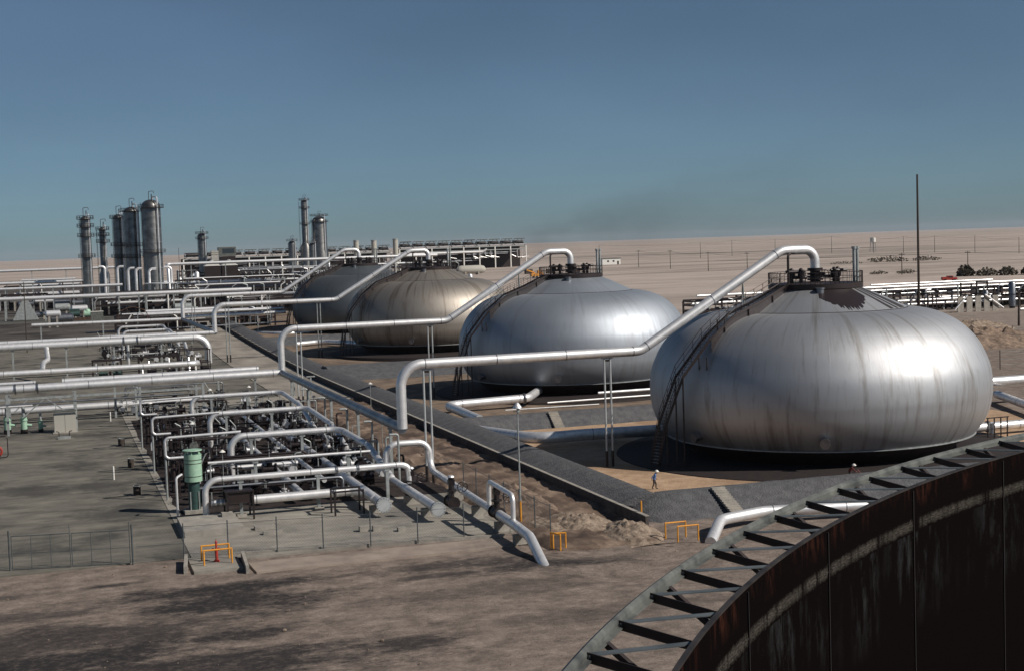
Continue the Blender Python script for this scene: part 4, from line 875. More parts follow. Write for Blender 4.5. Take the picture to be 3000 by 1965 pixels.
for (x, y, h, lab) in ((5.25, 145.1, 1.35, 'white marker post standing alone on the asphalt yard'), (7.1, 197.5, 1.25, 'farther white marker post below the large supply pipe')):
    t = thing('marker_post', lab, 'marker post', (x, y, 0.05), 0, 'white marker posts'); part('post', MB().cyl((0, 0, 0), (0, 0, h), 0.09, 10), M['white'], t); part('band', MB().cyl((0, 0, h*0.52), (0, 0, h*0.56), 0.095, 10), M['galv'], t)
# valve cluster and wheel on the diving pipe
def big_valve(x, y, z, lab, wheel_axis='Y'):
    t = thing('large_valve', lab, 'valve', (x, y, z)); b = MB(); b.cyl((0, -0.7, 0), (0, 0.7, 0), 0.42, 16); b.cyl((0, -0.78, 0), (0, -0.66, 0), 0.52, 18); b.cyl((0, 0.66, 0), (0, 0.78, 0), 0.52, 18); b.sphere((0, 0, 0), 0.48, 10)
    b.cyl((0, 0, 0.2), (0, 0, 1.5), 0.24, 12); b.cyl((0, 0, 0.9), (0, 0, 1.02), 0.42, 14); part('valve_body', b, M['black'], t)
    part('gearbox', MB().box((0, 0, 1.65), (0.5, 0.5, 0.4)).sphere((0, 0, 1.95), 0.26, 8, (1, 1, 0.6)), M['valve'], t); w = MB()
    c = Vector((0.9, -0.2, 1.2)); w.ring(c, 0.42, 0.04, 20, 6, 'Y')
    for k in range(4):
        a = k*math.pi/4; d = Vector((math.cos(a), 0, math.sin(a)))*0.42; w.cyl(c-d, c+d, 0.022, 4)
    w.cyl(c, (0.1, -0.1, 1.5), 0.05, 6); part('handwheel', w, M['valve'], t)
    part('cover', MB().lathe([(0.30, 0), (0.22, 0.12), (0.01, 0.18)], 14, (0, 0, 2.05), flip=True), M['alu'], t)
    return t
big_valve(32.4, 105.0, 1.15, 'large black valve with a bright cap on the diving pipe beside the lamp pole')
big_valve(30.7, 112.0, 1.0, 'large black valve with a spoked handwheel between the round flange and the diving pipe')
big_valve(29.0, 118.8, 0.9, 'large dark valve directly under the right end of the frontmost arch')
pipe('bypass_pipe', [(32.25, 100.4, 1.3), (32.25, 100.4, 3.25), (32.35, 106.8, 3.35), (32.35, 106.8, 1.5)], 0.19, 'slim angular bypass pipe hooped over the diving pipe', R=0.5, n=12, bands=False)
# fence of the manifold
fp = [(-3.61, 106.1), (4.85, 104.35), (8.37, 104.05), (11.51, 103.85), (15.0, 103.4), (18.3, 102.86), (21.76, 102.41), (25.24, 101.97), (28.74, 101.7)]
ft = thing('chain_link_fence', 'chain link fence with slim posts along the front of the concrete pad', 'fence', (8.4, 104.0, 0))
def post_at(par, x, y, h=2.7, r=0.045): wpart('post', MB().cyl((x, y, 0), (x, y, h), r, 8), M['fence'], par)
def mesh_panel(par, a, b_, h0, h1, pitch=0.16, name='wire_mesh'):
    a = Vector((a[0], a[1], 0)); b_ = Vector((b_[0], b_[1], 0)); L = (b_-a).length; d = (b_-a).normalized(); w = MB(); H = h1-h0; k = int((L+H)/pitch)
    for i in range(k):
        s = i*pitch
        for sg in (1, -1):
            # line from (s,0) to (s-H,H), mirrored for sg=-1
            s0, z0, s1, z1 = s, 0.0, s-H, H
            if s0 > L: z0 = s0-L; s0 = L
            if s1 < 0: z1 = H+s1; s1 = 0.0
            if z1 <= z0: continue
            if sg < 0: s0, s1 = L-s0, L-s1
            w.beam(a+d*s0+Vector((0, 0, h0+z0)), a+d*s1+Vector((0, 0, h0+z1)), 0.006, 0.006, up=Vector((0.3, 0.9, 0.2)))
    wpart(name, w, M['fence'], par, False, kind='stuff')
for i, (x, y) in enumerate(fp[2:]):
    post_at(ft, x, y)
for a, b_ in zip(fp[1:], fp[2:]):
    if a[0] < 8: a = (5.05, 104.33)
    mesh_panel(ft, a, b_, 0.08, 2.45, 0.22)
    wpart('rail', MB().cyl((a[0], a[1], 1.25 if a[0] < 8 else 2.45), (b_[0], b_[1], 1.25 if a[0] < 8 else 2.45), 0.016, 5), M['fence'], ft)
mesh_panel(ft, (-16, 107.9), (-3.7, 106.1), 0.08, 2.45, 0.22)
wpart('rail', MB().cyl((-16, 107.9, 1.25), (-3.7, 106.1, 1.25), 0.016, 5), M['fence'], ft)
# side fence beyond the lamp pole
sf = thing('side_fence', 'short chain link fence with posts beside the diving pipe and the dug earth', 'fence', (34.8, 100.5, 0))
sp2 = [(34.9, 99.6), (34.9, 103.2), (34.9, 107), (34.9, 111), (34.9, 115), (34.9, 119), (34.9, 123)]
for x, y in sp2: post_at(sf, x, y, 2.5)
for a, b_ in zip(sp2, sp2[1:]): mesh_panel(sf, a, b_, 0.1, 2.3, 0.25); wpart('rail', MB().cyl((a[0], a[1], 2.3), (b_[0], b_[1], 2.3), 0.02, 5), M['fence'], sf)
# double gate
gt = thing('double_gate', 'wide double leaf mesh gate of thin grey tube in the front fence', 'gate', (0.62, 105.2, 0))
gx0, gx1 = Vector((-3.55, 106.05, 0)), Vector((4.8, 104.36, 0)); gd = (gx1-gx0)
for s in (0.0, 1.0): p = gx0+gd*s; wpart('gate_post', MB().cyl(p, p+Vector((0, 0, 2.9)), 0.065, 10), M['fence'], gt)
for (s0, s1) in ((0.02, 0.493), (0.507, 0.98)):
    fr = MB(); a = gx0+gd*s0; b_ = gx0+gd*s1; up = Vector((0, 0, 1))
    for q in range(4): c = a+(b_-a)*q/3; fr.cyl(c+up*0.12, c+up*2.5, 0.035 if q in (0, 3) else 0.025, 6)
    for h in (0.12, 1.25, 2.5): fr.cyl(a+up*h, b_+up*h, 0.032 if h != 1.25 else 0.02, 6)
    lf = link('gate_leaf', fr.mesh('gate_leaf', M['fence'], True, tuple(gt.location)), gt)
    mesh_panel(gt, a, b_, 0.14, 2.48, 0.22)
for s in (0.493, 0.98): p = gx0+gd*s; wpart('gate_extension', MB().cyl(p+Vector((0, 0, 2.5)), p+Vector((0, 0, 3.1)), 0.03, 6), M['fence'], gt)
# red hydrant within a yellow guard frame
t = thing('fire_hydrant', 'red fire hydrant standing in a yellow guard frame by the front fence', 'hydrant', (10.45, 101.9, 0.14))
part('barrel', MB().cyl((0, 0, 0), (0, 0, 0.95), 0.11, 12).cyl((0, 0, 0), (0, 0, 0.12), 0.2, 12), M['red'], t)
part('bonnet', MB().cyl((0, 0, 0.95), (0, 0, 1.35), 0.07, 10).sphere((0, 0, 1.4), 0.10, 8).cyl((0, 0, 1.42), (0, 0, 1.62), 0.03, 6), M['red'], t)
for a in (0, 0.9, 2.3, math.pi): part('outlet', MB().cyl((0, 0, 0.8), (0.32*math.cos(a), 0.32*math.sin(a), 0.86), 0.06, 8).cyl((0.3*math.cos(a), 0.3*math.sin(a), 0.85), (0.36*math.cos(a), 0.36*math.sin(a), 0.87), 0.085, 8), M['red'], t)
def guard(x, y, w, lab, rz=0.0, h=1.1, dpt=0.5, double=True):
    t = thing('guard_barrier', lab, 'barrier', (x, y, 0.08), rz, 'yellow pipe guard frames')
    for s in (-1, 1): part('post', MB().cyl((s*w/2, 0, 0), (s*w/2, 0, h), 0.06, 8), M['yellow'], t)
    part('top_rail', MB().cyl((-w/2-0.04, 0, h), (w/2+0.04, 0, h), 0.062, 8), M['yellow'], t)
    return t
guard(10.45, 101.0, 1.95, 'front yellow guard frame before the red hydrant', 0.0)
guard(10.45, 102.7, 1.95, 'rear yellow guard frame behind the red hydrant', 0.0)
guard(33.6, 94.9, 1.1, 'yellow guard frame beside the diving end of the silver pipe, turned along it', rad(108), 1.15)
guard(34.0, 95.2, 0.9, 'short yellow guard frame at the pipe end, facing the camera', rad(-12), 1.1)
guard(42.9, 94.7, 1.6, 'rear yellow guard frame near the foot of the dike', rad(-2), 1.15)
guard(43.2, 93.2, 1.6, 'front yellow guard frame near the foot of the dike', rad(-2), 1.15)
# lamp pole
t = thing('lamp_pole', 'thin tall grey lamp pole with a dented shade, yellow foot, in front of the dike', 'lamp pole', (34.65, 105.9, 0)); part('pole', MB().tube([(0, 0, 1.6), (0.0, 0, 9.1)], [0.075, 0.055], 8), M['galv'], t)
part('pole_foot', MB().cyl((0, 0, 0), (0, 0, 1.7), 0.085, 8), M['yellow'], t)
part('lamp_shade', MB().lathe([(0.05, 0.45), (0.12, 0.40), (0.34, 0.10), (0.36, 0.0)], 18, (0, 0, 9.1), flip=True).sphere((0, 0, 9.15), 0.17, 8), M['alu'], t)
part('bracket', MB().cyl((-0.35, 0, 8.85), (0.3, 0, 8.85), 0.03, 5).box((0.05, -0.05, 8.9), (0.2, 0.2, 0.25)), M['galv'], t, False)
b = MB().cyl((0, 0, 0), (0, 0, 1.5), 0.07, 8); solo('marker_post', b, M['yellow'], 'short yellow post leaning at the corner of the dike by the wall end', 'marker post', (42.9, 101.0, 0.3))
# dike steps
def steps(x0, y_top, y_bot, z_top, n, w, lab):
    t = thing('dike_steps', lab, 'steps', (x0, y_bot, 0))
    for i in range(n):
        f = i/(n-1); yy = (y_top-y_bot)*f; z = z_top*f+0.06; part('step', MB().box((0.28*f*0, yy, z-0.05), (w, abs(y_top-y_bot)/n*1.25, 0.22)), M['conc'], t, False)
    return t
steps(50.9, 103.9, 99.9, 1.62, 13, 1.15, 'pale concrete steps climbing the near face of the dike')
steps(57.0, 160.5, 158.2, 1.6, 9, 1.2, 'small yellowish steps on the cross dike by the second spheroid')

# ---------------------------------------------------------------- left yard
t = thing('cabinet', 'large pale speckled concrete cabinet standing at the edge of the asphalt yard', 'cabinet', (1.2, 188.6, 0.05))
part('cabinet_body', MB().box((0, 0, 1.35), (2.7, 1.5, 2.7)), M['cream'], t, False); part('lid', MB().box((0, 0, 2.76), (2.85, 1.65, 0.12)), M['rail'], t, False)
for s in (-1, 1): part('door', MB().box((s*0.66, -0.77, 1.35), (1.26, 0.04, 2.5)), M['cream'], t, False)
part('footing', MB().box((0, -0.3, 0.05), (3.0, 2.4, 0.12)), M['conc'], t, False)
t = thing('valve_bench', 'small teal valve assembly on the pavement in front of the concrete cabinet', 'valve', (1.0, 181.5, 0.05)); part('base', MB().box((0, 0, 0.15), (1.5, 0.6, 0.3)), M['galv'], t, False)
for s in (-1, 1): part('elbow', MB().tube(bend([(s*0.6, 0, 0.2), (s*0.6, 0, 0.9), (s*0.95, 0, 0.95)], 0.15), 0.06, 6), M['dark'], t)
for (x, y, sc_, lab) in ((-5.75, 190.5, 1.15, 'leftmost pale green pump at the picture edge'), (-3.75, 190, 1.1, 'middle pale green pump left of the concrete cabinet'), (-1.75, 190.4, 0.8, 'smallest pale green pump beside the concrete cabinet')):
    t = thing('green_pump', lab, 'pump', (x, y, 0.05), 0, 'pale green pumps'); t.scale = (sc_,)*3
    part('pump_body', MB().cyl((0, 0, 0.5), (0, 0, 1.9), 0.36, 16).cyl((0, 0, 1.5), (0, 0, 1.62), 0.44, 16), M['green'], t); part('pump_base', MB().cyl((0, 0, 0), (0, 0, 0.5), 0.42, 14), M['dark'], t); part('outlet', MB().cyl((0.3, 0, 1.0), (0.85, 0, 0.9), 0.16, 10), M['green'], t); part('pipe_stub', MB().cyl((0, 0, 1.9), (0, 0, 3.1), 0.2, 12), M['galv'], t)
pipe('yard_pipe', [(-70, 190, 3.5), (-2.6, 190, 3.55)], 0.16, 'bright small pipe above the pale green pumps', n=10, bands=False)
pf = thing('pipe_trestle', 'long grey steel trestle beam on tall posts carrying the large supply pipe', 'trestle', (-5.6, 188.5, 0))
wpart('trestle_beam', MB().beam((-30, 188.5, 4.55), (18.7, 188.5, 4.6), 0.22, 0.26), M['galv'], pf, False)
for x in (-14, -5.6, 2.6, 10.6, 18.6): wpart('post', MB().box((x, 188.5, 2.6), (0.3, 0.3, 5.2)), M['galv'], pf, False)
for (a, b_) in (((-1.2, 188.5, 4.4), (-3.6, 188.5, 2.4)), ((-0.8, 188.5, 4.4), (2.4, 188.5, 1.9)), ((-3.0, 191, 4.4), (-5.2, 191, 2.4)), ((0.2, 192, 4.4), (1.8, 192, 3.4))): wpart('brace', MB().beam(a, b_, 0.10, 0.14), M['galv'], pf, False)
pipe('yard_pipe', [(-20, 186.5, 4.1), (16, 186.5, 4.15)], 0.10, 'thin pipe hung under the grey trestle beam', n=8, bands=False, mt='alu_dull_shaded')
# left foreground pump skid at the picture edge
t = thing('red_wheel_skid', 'dark red wheeled skid with a hoop frame cut off by the left picture edge', 'skid', (-6.5, 166, 0.05))
part('wheel', MB().ring((0.2, 0, 1.0), 0.55, 0.13, 20, 8, 'Y'), M['red'], t); part('hoop_frame', MB().tube(bend([(-1.5, 0, 0), (-1.5, 0, 2.6), (1.4, 0, 2.6), (1.4, 0, 0.3), (-0.5, 0, 0.2)], 0.3), 0.06, 6), M['dark'], t); part('deck', MB().box((-0.6, 0.4, 0.5), (2.4, 1.2, 0.2)), M['black'], t, False)
# dark pump house between the thick bent pipe and low pipe
def pump_rack(x, y, w, d_, h, lab, g=None, seed=1, grp=None):
    R = random.Random(seed); g = ground_z(x, y) if g is None else g
    t = thing('pump_rack', lab, 'pump rack', (x, y, g), 0, grp)
    for sx in (-1, 1):
        for sy in (-1, 1): part('column', MB().box((sx*w/2, sy*d_/2, h/2), (0.2, 0.2, h)), M['dark'], t, False)
    for hh in (h*0.45, h):
        for q in (-d_/2, d_/2): part('beam', MB().box((0, q, hh), (w+0.3, 0.2, 0.2)), M['dark'], t, False)
    k = int(w/1.2)
    for i in range(k):
        x_ = -w/2+0.6+i*1.2; part('riser', MB().cyl((x_, R.uniform(-1, 1)*d_*0.3, 0), (x_, R.uniform(-1, 1)*d_*0.3, h*R.uniform(0.5, 1.0)), R.uniform(0.08, 0.2), 8), M[R.choice(('alu', 'galv', 'dark', 'valve', 'alu_dull_shaded'))], t)
    for i in range(2): part('pump', MB().cyl((-w*0.3+i*w*0.5, -0.4, 0.7), (-w*0.3+i*w*0.5+1.6, -0.4, 0.7), 0.45, 12), M[R.choice(('valve', 'dark', 'teal'))], t)
    return t
pump_rack(25.0, 268, 5.5, 4, 4.2, 'dark pump rack of vertical pipes under the elbow of the thick bent pipe', 0.3, 4)
pump_rack(18.5, 266, 7, 3, 3.4, 'low dark rack hanging under the thick bent pipe', 0.3, 8)
pump_rack(9.5, 268, 5, 3, 3.0, 'small dark rack left under the thick bent pipe', 0.3, 12)
manifold_lines([y for y in range(284, 340, 5)], (10, 28), 1.2, 'small process lines in the far manifold', 31, 'small process line in the far manifold around the small arches', 'thin upright line standing in the far manifold')
for j in range(40):
    copy_tree(va if j % 2 else vb, (R_.uniform(10, 29), R_.uniform(281, 338), 1.2), R_.choice((0, 1.57)), 'gate or control valve packed among the small far arch pipes', R_.uniform(1.0, 1.6))['group'] = 'valves of the far manifold'
for j in range(16):
    copy_tree(va if j % 2 else vb, (R_.uniform(8, 29), R_.uniform(202, 216), 0.1), R_.choice((0, 1.57)), 'valve standing on the ground just behind the large supply pipe', R_.uniform(1.0, 1.5))['group'] = 'valves behind the large supply pipe'
manifold_lines([203, 207, 211, 214], (8.0, 29.0), 0.1, 'small process lines behind the large supply pipe', 37, 'small process line just behind the large supply pipe', 'thin upright line just behind the large supply pipe')
t = thing('hoop_arch', 'thin tan hoop of pipe arching over the twin pipes at left', 'pipe', (19, 352, 3.0)); part('hoop', MB().tube(bend([(-3.4, 0, 3.6), (-3.4, 0, 5.8), (0.0, 0, 7.0), (3.4, 0, 5.8), (3.4, 0, 3.6)], 3.0, 6), 0.11, 8), M['rusty'], t)
for x, y in ((37.2, 214), (34.9, 215.5)):
    t = thing('pipe_stand', 'dark T topped pipe stand on the pale service road near the second riser', 'pipe support', (x, y, 0.1), 0, 'dark stands by the second riser'); part('post', MB().box((0, 0, 1.4), (0.2, 0.2, 2.8)), M['galv'], t, False); part('tee_head', MB().box((0, 0, 2.85), (1.3, 0.3, 0.16)), M['galv'], t, False)

# ---------------------------------------------------------------- distant plant
def column(x, y, r, zt, lab, plats, dome=True, low_r=None, mt='colmetal', gn=True, top_frame=True, grp='tall process columns'):
    g = ground_z(x, y)
    t = thing('process_column', lab, 'process column', (x, y, g), 0, grp); h = zt-g
    prof = [(r*1.15, 0), (r, 3.5)] if not low_r else [(low_r*1.1, 0), (low_r, 3.0), (low_r, h*0.42), (r, h*0.47)]
    prof += [(r, h-r*0.75)]+[(r*math.cos(a), h-r*0.75+r*0.75*math.sin(a)) for a in (0.35, 0.7, 1.05, 1.35)]+[(0.01, h)]
    part('column_shell', MB().lathe(prof, 32, flip=True), M[mt], t)
    bd = MB(); z = 5.0
    while z < h-r: bd.cyl((0, 0, z-0.05), (0, 0, z+0.05), (low_r if low_r and z < h*0.42 else r)*1.02, 32); z += 4.2
    part('ring_seam', bd, M['galv'], t)
    for pz in plats:
        pz = pz-g; rr = (low_r if low_r and pz < h*0.45 else r); p = MB()
        p.lathe([(rr*0.98, pz), (rr+1.1, pz), (rr+1.1, pz+0.14), (rr*0.98, pz+0.14)], 28, flip=True)
        part('platform', p, M['dark'], t); q = MB()
        for hh in (0.55, 1.1): q.ring((0, 0, pz+hh), rr+1.05, 0.05, 28, 4)
        for k in range(14): a = k*math.pi/7; q.cyl(((rr+1.05)*math.cos(a), (rr+1.05)*math.sin(a), pz), ((rr+1.05)*math.cos(a), (rr+1.05)*math.sin(a), pz+1.15), 0.05, 4)
        part('guard_rail', q, M['dark'], t)
    a = rad(200); d = Vector((math.cos(a), math.sin(a), 0)); n_ = Vector((-d.y, d.x, 0)); rr = (low_r or r)+0.35; ld = MB()
    for s in (-0.3, 0.3): ld.cyl(d*rr+n_*s, d*rr+n_*s+Vector((0, 0, h-1)), 0.05, 4)
    for k in range(int(h/0.9)): ld.cyl(d*rr-n_*0.3+Vector((0, 0, k*0.9)), d*rr+n_*0.3+Vector((0, 0, k*0.9)), 0.04, 4)
    part('ladder', ld, M['dark'], t)
    a2 = rad(300); d2 = Vector((math.cos(a2), math.sin(a2), 0)); e = MB().tube(bend([d2*0.4*r+Vector((0, 0, h)), d2*0.4*r+Vector((0, 0, h+0.9)), d2*(r+0.6)+Vector((0, 0, h+0.7)), d2*(r+0.6)+Vector((0, 0, 1))], 0.7), 0.22 if r > 1.6 else 0.14, 8)
    part('overhead_line', e, M['alu'], t)
    if top_frame:
        q = MB().tube(bend([(-0.5, 0, h-0.2), (-0.5, 0, h+2.6), (1.1, 0, h+2.8), (1.1, 0, h+2.0)], 0.3, 3), 0.10, 6).cyl((0.4, 0.3, h-0.3), (0.4, 0.3, h+1.8), 0.16, 6)
        part('davit', q, M['dark'], t)
    return t
column(33.3, 480, 3.1, 40.2, 'widest shiny process column, rightmost of the left cluster', [37.4, 22.8])
column(27.4, 486, 2.5, 38.2, 'second widest grey process column of the left cluster', [36.6, 25.2, 21.4])
column(23.4, 492, 1.7, 36.0, 'grey process column at the left flank of the tight cluster', [34.6, 25.5, 21.6])
column(12.3, 470, 1.55, 35.0, 'slender banded process column standing alone at far left', [34.0, 31.5, 28.5, 22.0])
column(18.5, 500, 1.15, 32.0, 'short dark process column between the lone column and the cluster', [31, 29, 26.8], low_r=1.7)
column(71.9, 700, 2.0, 32.0, 'short lone process column beside a cream clad block, mid left skyline', [31.5, 29])
column(139.5, 800, 1.9, 50.3, 'tallest two stage process column at the centre left skyline', [50, 45.5, 36.5], low_r=3.1)
column(147.6, 800, 4.1, 41.0, 'broad squat process column beside the tallest one', [41.0, 37.5], low_r=4.7)
column(131.7, 800, 2.1, 27.5, 'low broad column left of the tallest column', [27.4])
column(137.8, 770, 1.9, 26.0, 'low column in front of the tallest column', [25.8])
for k, (x, z) in enumerate(((189.4, 27.2), (201.0, 27), (215.2, 27.4))):
    g = ground_z(x, 900); t = thing('heater_stack', ['left of three pale cylindrical stacks on the skyline', 'middle of three pale cylindrical stacks on the skyline', 'right of three pale cylindrical stacks on the skyline'][k], 'stack', (x, 900, g), 0, 'three pale stacks'); part('stack_shell', MB().cyl((0, 0, 0), (0, 0, z-g), 1.7, 18), M['cream'], t); part('stack_rim', MB().cyl((0, 0, z-g-0.6), (0, 0, z-g+0.1), 1.85, 18), M['galv'], t)
# goosenecks by the columns
for (x, y, z, w_) in ((21.0, 462, 18.8, 1.9), (24.2, 462, 18.2, 2.0), (26.6, 462, 18.0, 1.8), (30.6, 462, 17.8, 2.2), (17.2, 462, 19.0, -1.8), (37.4, 462, 18.2, -2.2)):
    b = MB().tube(bend([(x, y, 8), (x, y, z), (x+w_, y, z)], 1.1, 5), 0.42, 12); wsolo('gooseneck_pipe', b, M['alu'], 'tall gooseneck pipe bending over at the foot of the left columns', 'pipe', 'gooseneck pipes at the left columns')
t = thing('column_skirt_table', 'low bright table like platform at the foot of the widest column', 'platform', (34, 462, ground_z(34, 462))); part('deck', MB().cyl((0, 0, 8.6), (0, 0, 8.9), 5.0, 24), M['alu'], t)
for k in range(6): a = k*math.pi/3; part('leg', MB().cyl((4.4*math.cos(a), 4.4*math.sin(a), 0), (4.4*math.cos(a), 4.4*math.sin(a), 8.6), 0.22, 8), M['galv'], t)
# long racks
RP = [(430, -60, 58, 10.9, 0.62, 'long bright rack pipe running in front of the left columns'),
      (455, -60, 22, 13.3, 0.45, 'upper bright rack pipe ending at the green pumps, far left'), (480, -60, 14, 14.6, 0.50, 'upper rack pipe behind, far left, ending before the lone column'),
      (560, -60, 25, 18.0, 0.55, 'highest rack pipe on posts at far left below the horizon'), (556, 46, 150, 18.4, 0.62, 'long high rack pipe crossing behind the farthest spheroid'),
      (452, 44, 66, 9.2, 0.3, 'slim bright rack pipe right of the columns')]
for (y, x0, x1, z, r, lab) in RP:
    sup = [(x0+(x1-x0)*(k+0.5)/max(2, int((x1-x0)/12)), y, z) for k in range(max(2, int((x1-x0)/12)))]
    pipe('rack_pipe', [(x0, y, z), (x1, y, z+0.01)], r, lab, n=10, bands=False, supports=sup)
pipe('rack_pipe', [(46, 556, 18.4), (43.5, 556, 18.4), (43.5, 550, 17.0), (43.5, 548, 8)], 0.6, 'down bent end of the long high rack pipe beside the widest column', R=2.2, n=10, bands=False)
# dense process blocks
def rack_block(x0, x1, y, h, lab, seed, bays=None, pipes=6, grp='steel pipe rack blocks'):
    R = random.Random(seed); g = ground_z(x0, y); t = thing('pipe_rack', lab, 'pipe rack', (x0, y, g), 0, grp); n = bays or max(2, int((x1-x0)/7))
    for k in range(n+1):
        x = (x1-x0)*k/n
        for s in (0, 7): part('column', MB().box((x, s, h/2), (0.4, 0.4, h)), M['galv' if R.random() < .5 else 'dark'], t, False)
        for hh in (h*0.5, h*0.8, h): part('cross_beam', MB().box((x, 3.5, hh), (0.35, 7, 0.35)), M['dark'], t, False)
    for hh in (h*0.5+0.2, h*0.8+0.2, h+0.2):
        for q in (0, 7): part('long_beam', MB().box(((x1-x0)/2, q, hh), (x1-x0, 0.3, 0.4)), M['dark'], t, False)
    for k in range(pipes):
        r = R.uniform(0.15, 0.5); lv = R.choice((h*0.5, h*0.8, h))+0.4+r; yy = R.uniform(0.5, 6.5); a = R.uniform(0, 0.3)*(x1-x0); b_ = (x1-x0)*R.uniform(0.6, 1.0)
        part('rack_line', MB().cyl((a, yy, lv), (b_, yy, lv), r, 10), M[R.choice(('alu', 'alu', 'alu_dull_shaded', 'dark'))], t)
    for k in range(int((x1-x0)/2.6)):
        x = 1.3+k*2.6; hh = h*R.uniform(0.35, 0.75)
        part('equipment_unit', MB().box((x, R.uniform(2, 5.5), hh/2), (R.uniform(1.6, 2.5), 2.2, hh)), M[R.choice(('dark', 'black', 'dark', 'valve', 'wood'))], t, False)
    for k in range(int((x1-x0)/5)):
        x = R.uniform(0, x1-x0); part('drop_line', MB().tube(bend([(x, -0.8, R.uniform(0, 3)), (x, -0.8, h+R.uniform(-2, 1.5)), (x+R.choice((-1.5, 1.5)), -0.8, h+0.6)], 0.5, 3), R.uniform(0.1, 0.3), 8), M[R.choice(('alu', 'white', 'alu_dull_shaded', 'galv'))], t)
    return t
rack_block(16, 56, 372, 4.0, 'dark low pump hall rack beneath the long bright pipe', 5, pipes=7)
rack_block(12, 44, 440, 6.0, 'dense dark rack in front of the left columns', 6, pipes=9)
rack_block(44, 80, 480, 6.5, 'rack of pale drops right of the widest column', 7, pipes=9)
rack_block(44, 90, 520, 8.0, 'rack behind the pale drops, right of the left cluster', 8, pipes=8)
rack_block(-16, 12, 520, 9.5, 'grey rack at far left under the highest rack pipe', 9, pipes=7)
rack_block(54, 110, 590, 9.5, 'mid distance rack left of the farthest spheroid', 10, pipes=10)
rack_block(90, 150, 640, 8.5, 'mid distance rack behind the crown of the farthest spheroid', 13, pipes=10)
rack_block(60, 130, 700, 9.0, 'far rack under the dark cooler row', 14, pipes=8)
rack_block(140, 200, 700, 8.5, 'far rack behind the brown streaked spheroid', 15, pipes=9)
rack_block(100, 180, 780, 7.0, 'farthest rack before the skyline coolers', 16, pipes=9)
rack_block(52, 96, 425, 4.5, 'rack of small valves behind the farthest overhead pipe', 17, pipes=8)
# small vessels, tents and pumps scattered
for k in range(64):
    x = R_.uniform(44, 150); y = R_.uniform(430, 760)
    if k < 14: x, y = R_.uniform(-15, 44), R_.uniform(400, 520)
    g = ground_z(x, y); kind = R_.random()*(0.49 if k < 14 else 1.0); b = MB()
    if kind < 0.5:
        L = R_.uniform(3, 8); r = R_.uniform(0.7, 1.3); h = R_.uniform(1.5, 4)
        t = thing('drum_vessel', 'horizontal silver drum vessel on two saddles in the distant plant', 'vessel', (x, y, g), 0, 'horizontal vessels of the distant plant')
        part('vessel_shell', MB().tube([(-L/2-r*0.4, 0, h), (-L/2-r*0.2, 0, h), (-L/2, 0, h), (L/2, 0, h), (L/2+r*0.2, 0, h), (L/2+r*0.4, 0, h)], [r*0.3, r*0.8, r, r, r*0.8, r*0.3], 12), M[R_.choice(('alu', 'alu_dull_shaded', 'galv'))], t)
        for s in (-1, 1): part('saddle', MB().box((s*L*0.3, 0, (h-r)/2+0.2), (0.5, 1.4, h-r+0.6)), M['conc'], t, False)
    elif kind < 0.8:
        h = R_.uniform(5, 11); r = R_.uniform(0.5, 1.1)
        t = thing('small_column', 'small upright vessel in the distant plant', 'vessel', (x, y, g), 0, 'upright vessels of the distant plant')
        part('vessel_shell', MB().lathe([(r, 0), (r, h-r), (r*0.8, h-r*0.5), (r*0.4, h-0.15*r), (0.01, h)], 14, flip=True), M[R_.choice(('alu', 'alu_dull_shaded', 'white'))], t); part('band', MB().cyl((0, 0, h*0.6), (0, 0, h*0.6+0.2), r*1.1, 14), M['dark'], t)
    else:
        w_ = R_.uniform(3, 6); h = R_.uniform(2.4, 4)
        t = thing('equipment_shed', 'small pale equipment shed with a pitched roof in the distant plant', 'shed', (x, y, g), 0, 'sheds of the distant plant')
        part('wall', MB().box((0, 0, h/2), (w_, 3, h)), M['galv' if k % 3 else 'dark'], t, False); r_ = MB(); r_.v += [(-w_/2-.2, -1.7, h), (w_/2+.2, -1.7, h), (w_/2+.2, 1.7, h), (-w_/2-.2, 1.7, h), (-w_/2-.2, 0, h+1.1), (w_/2+.2, 0, h+1.1)]
        for f in ((0, 1, 5, 4), (2, 3, 4, 5), (0, 4, 3), (1, 2, 5), (0, 3, 2, 1)): r_._f(f)
        part('roof', r_, M['white'], t, False); part('door', MB().box((0, -1.52, 1), (0.9, 0.06, 2)), M['dark'], t, False)
# hopper frame and green skid at far left
t = thing('hopper', 'grey triangular hopper shaped frame standing under the far left rack pipes', 'hopper', (-6.5, 440, ground_z(-6, 440)))
hp = MB(); hp.v += [(-3.6, -1, 0.2), (3.6, -1, 0.2), (0.5, -1, 6.6), (-0.5, -1, 6.6), (-3.6, 1, 0.2), (3.6, 1, 0.2), (0.5, 1, 6.6), (-0.5, 1, 6.6)]
for f in ((0, 1, 2, 3), (5, 4, 7, 6), (0, 3, 7, 4), (1, 5, 6, 2), (3, 2, 6, 7), (0, 4, 5, 1)): hp._f(f)
part('hopper_panel', hp, M['galv'], t, False)
for s in (-1, 1): part('leg', MB().box((s*5.6, 0, 4), (0.4, 0.4, 8)), M['galv'], t, False)
part('beam', MB().box((0, 0, 7.6), (13, 0.4, 0.6)), M['dark'], t, False)
t = thing('pump_skid', 'bright green pump skid beside the light grey box, left middle distance', 'pump', (8.2, 428, ground_z(8, 428))); part('motor', MB().cyl((-2.6, 0, 2.0), (0.2, 0, 2.0), 0.8, 14).box((-1.2, 0, 3.1), (2.8, 1.0, 0.5)), M['teal'], t); part('pump_head', MB().cyl((1.4, 0, 1.9), (3.2, 0, 1.9), 1.0, 14).sphere((2.4, 0, 2.4), 0.9, 10), M['green'], t); part('skid_base', MB().box((0, 0, 0.4), (6.5, 2, 0.8)), M['rusty'], t, False)
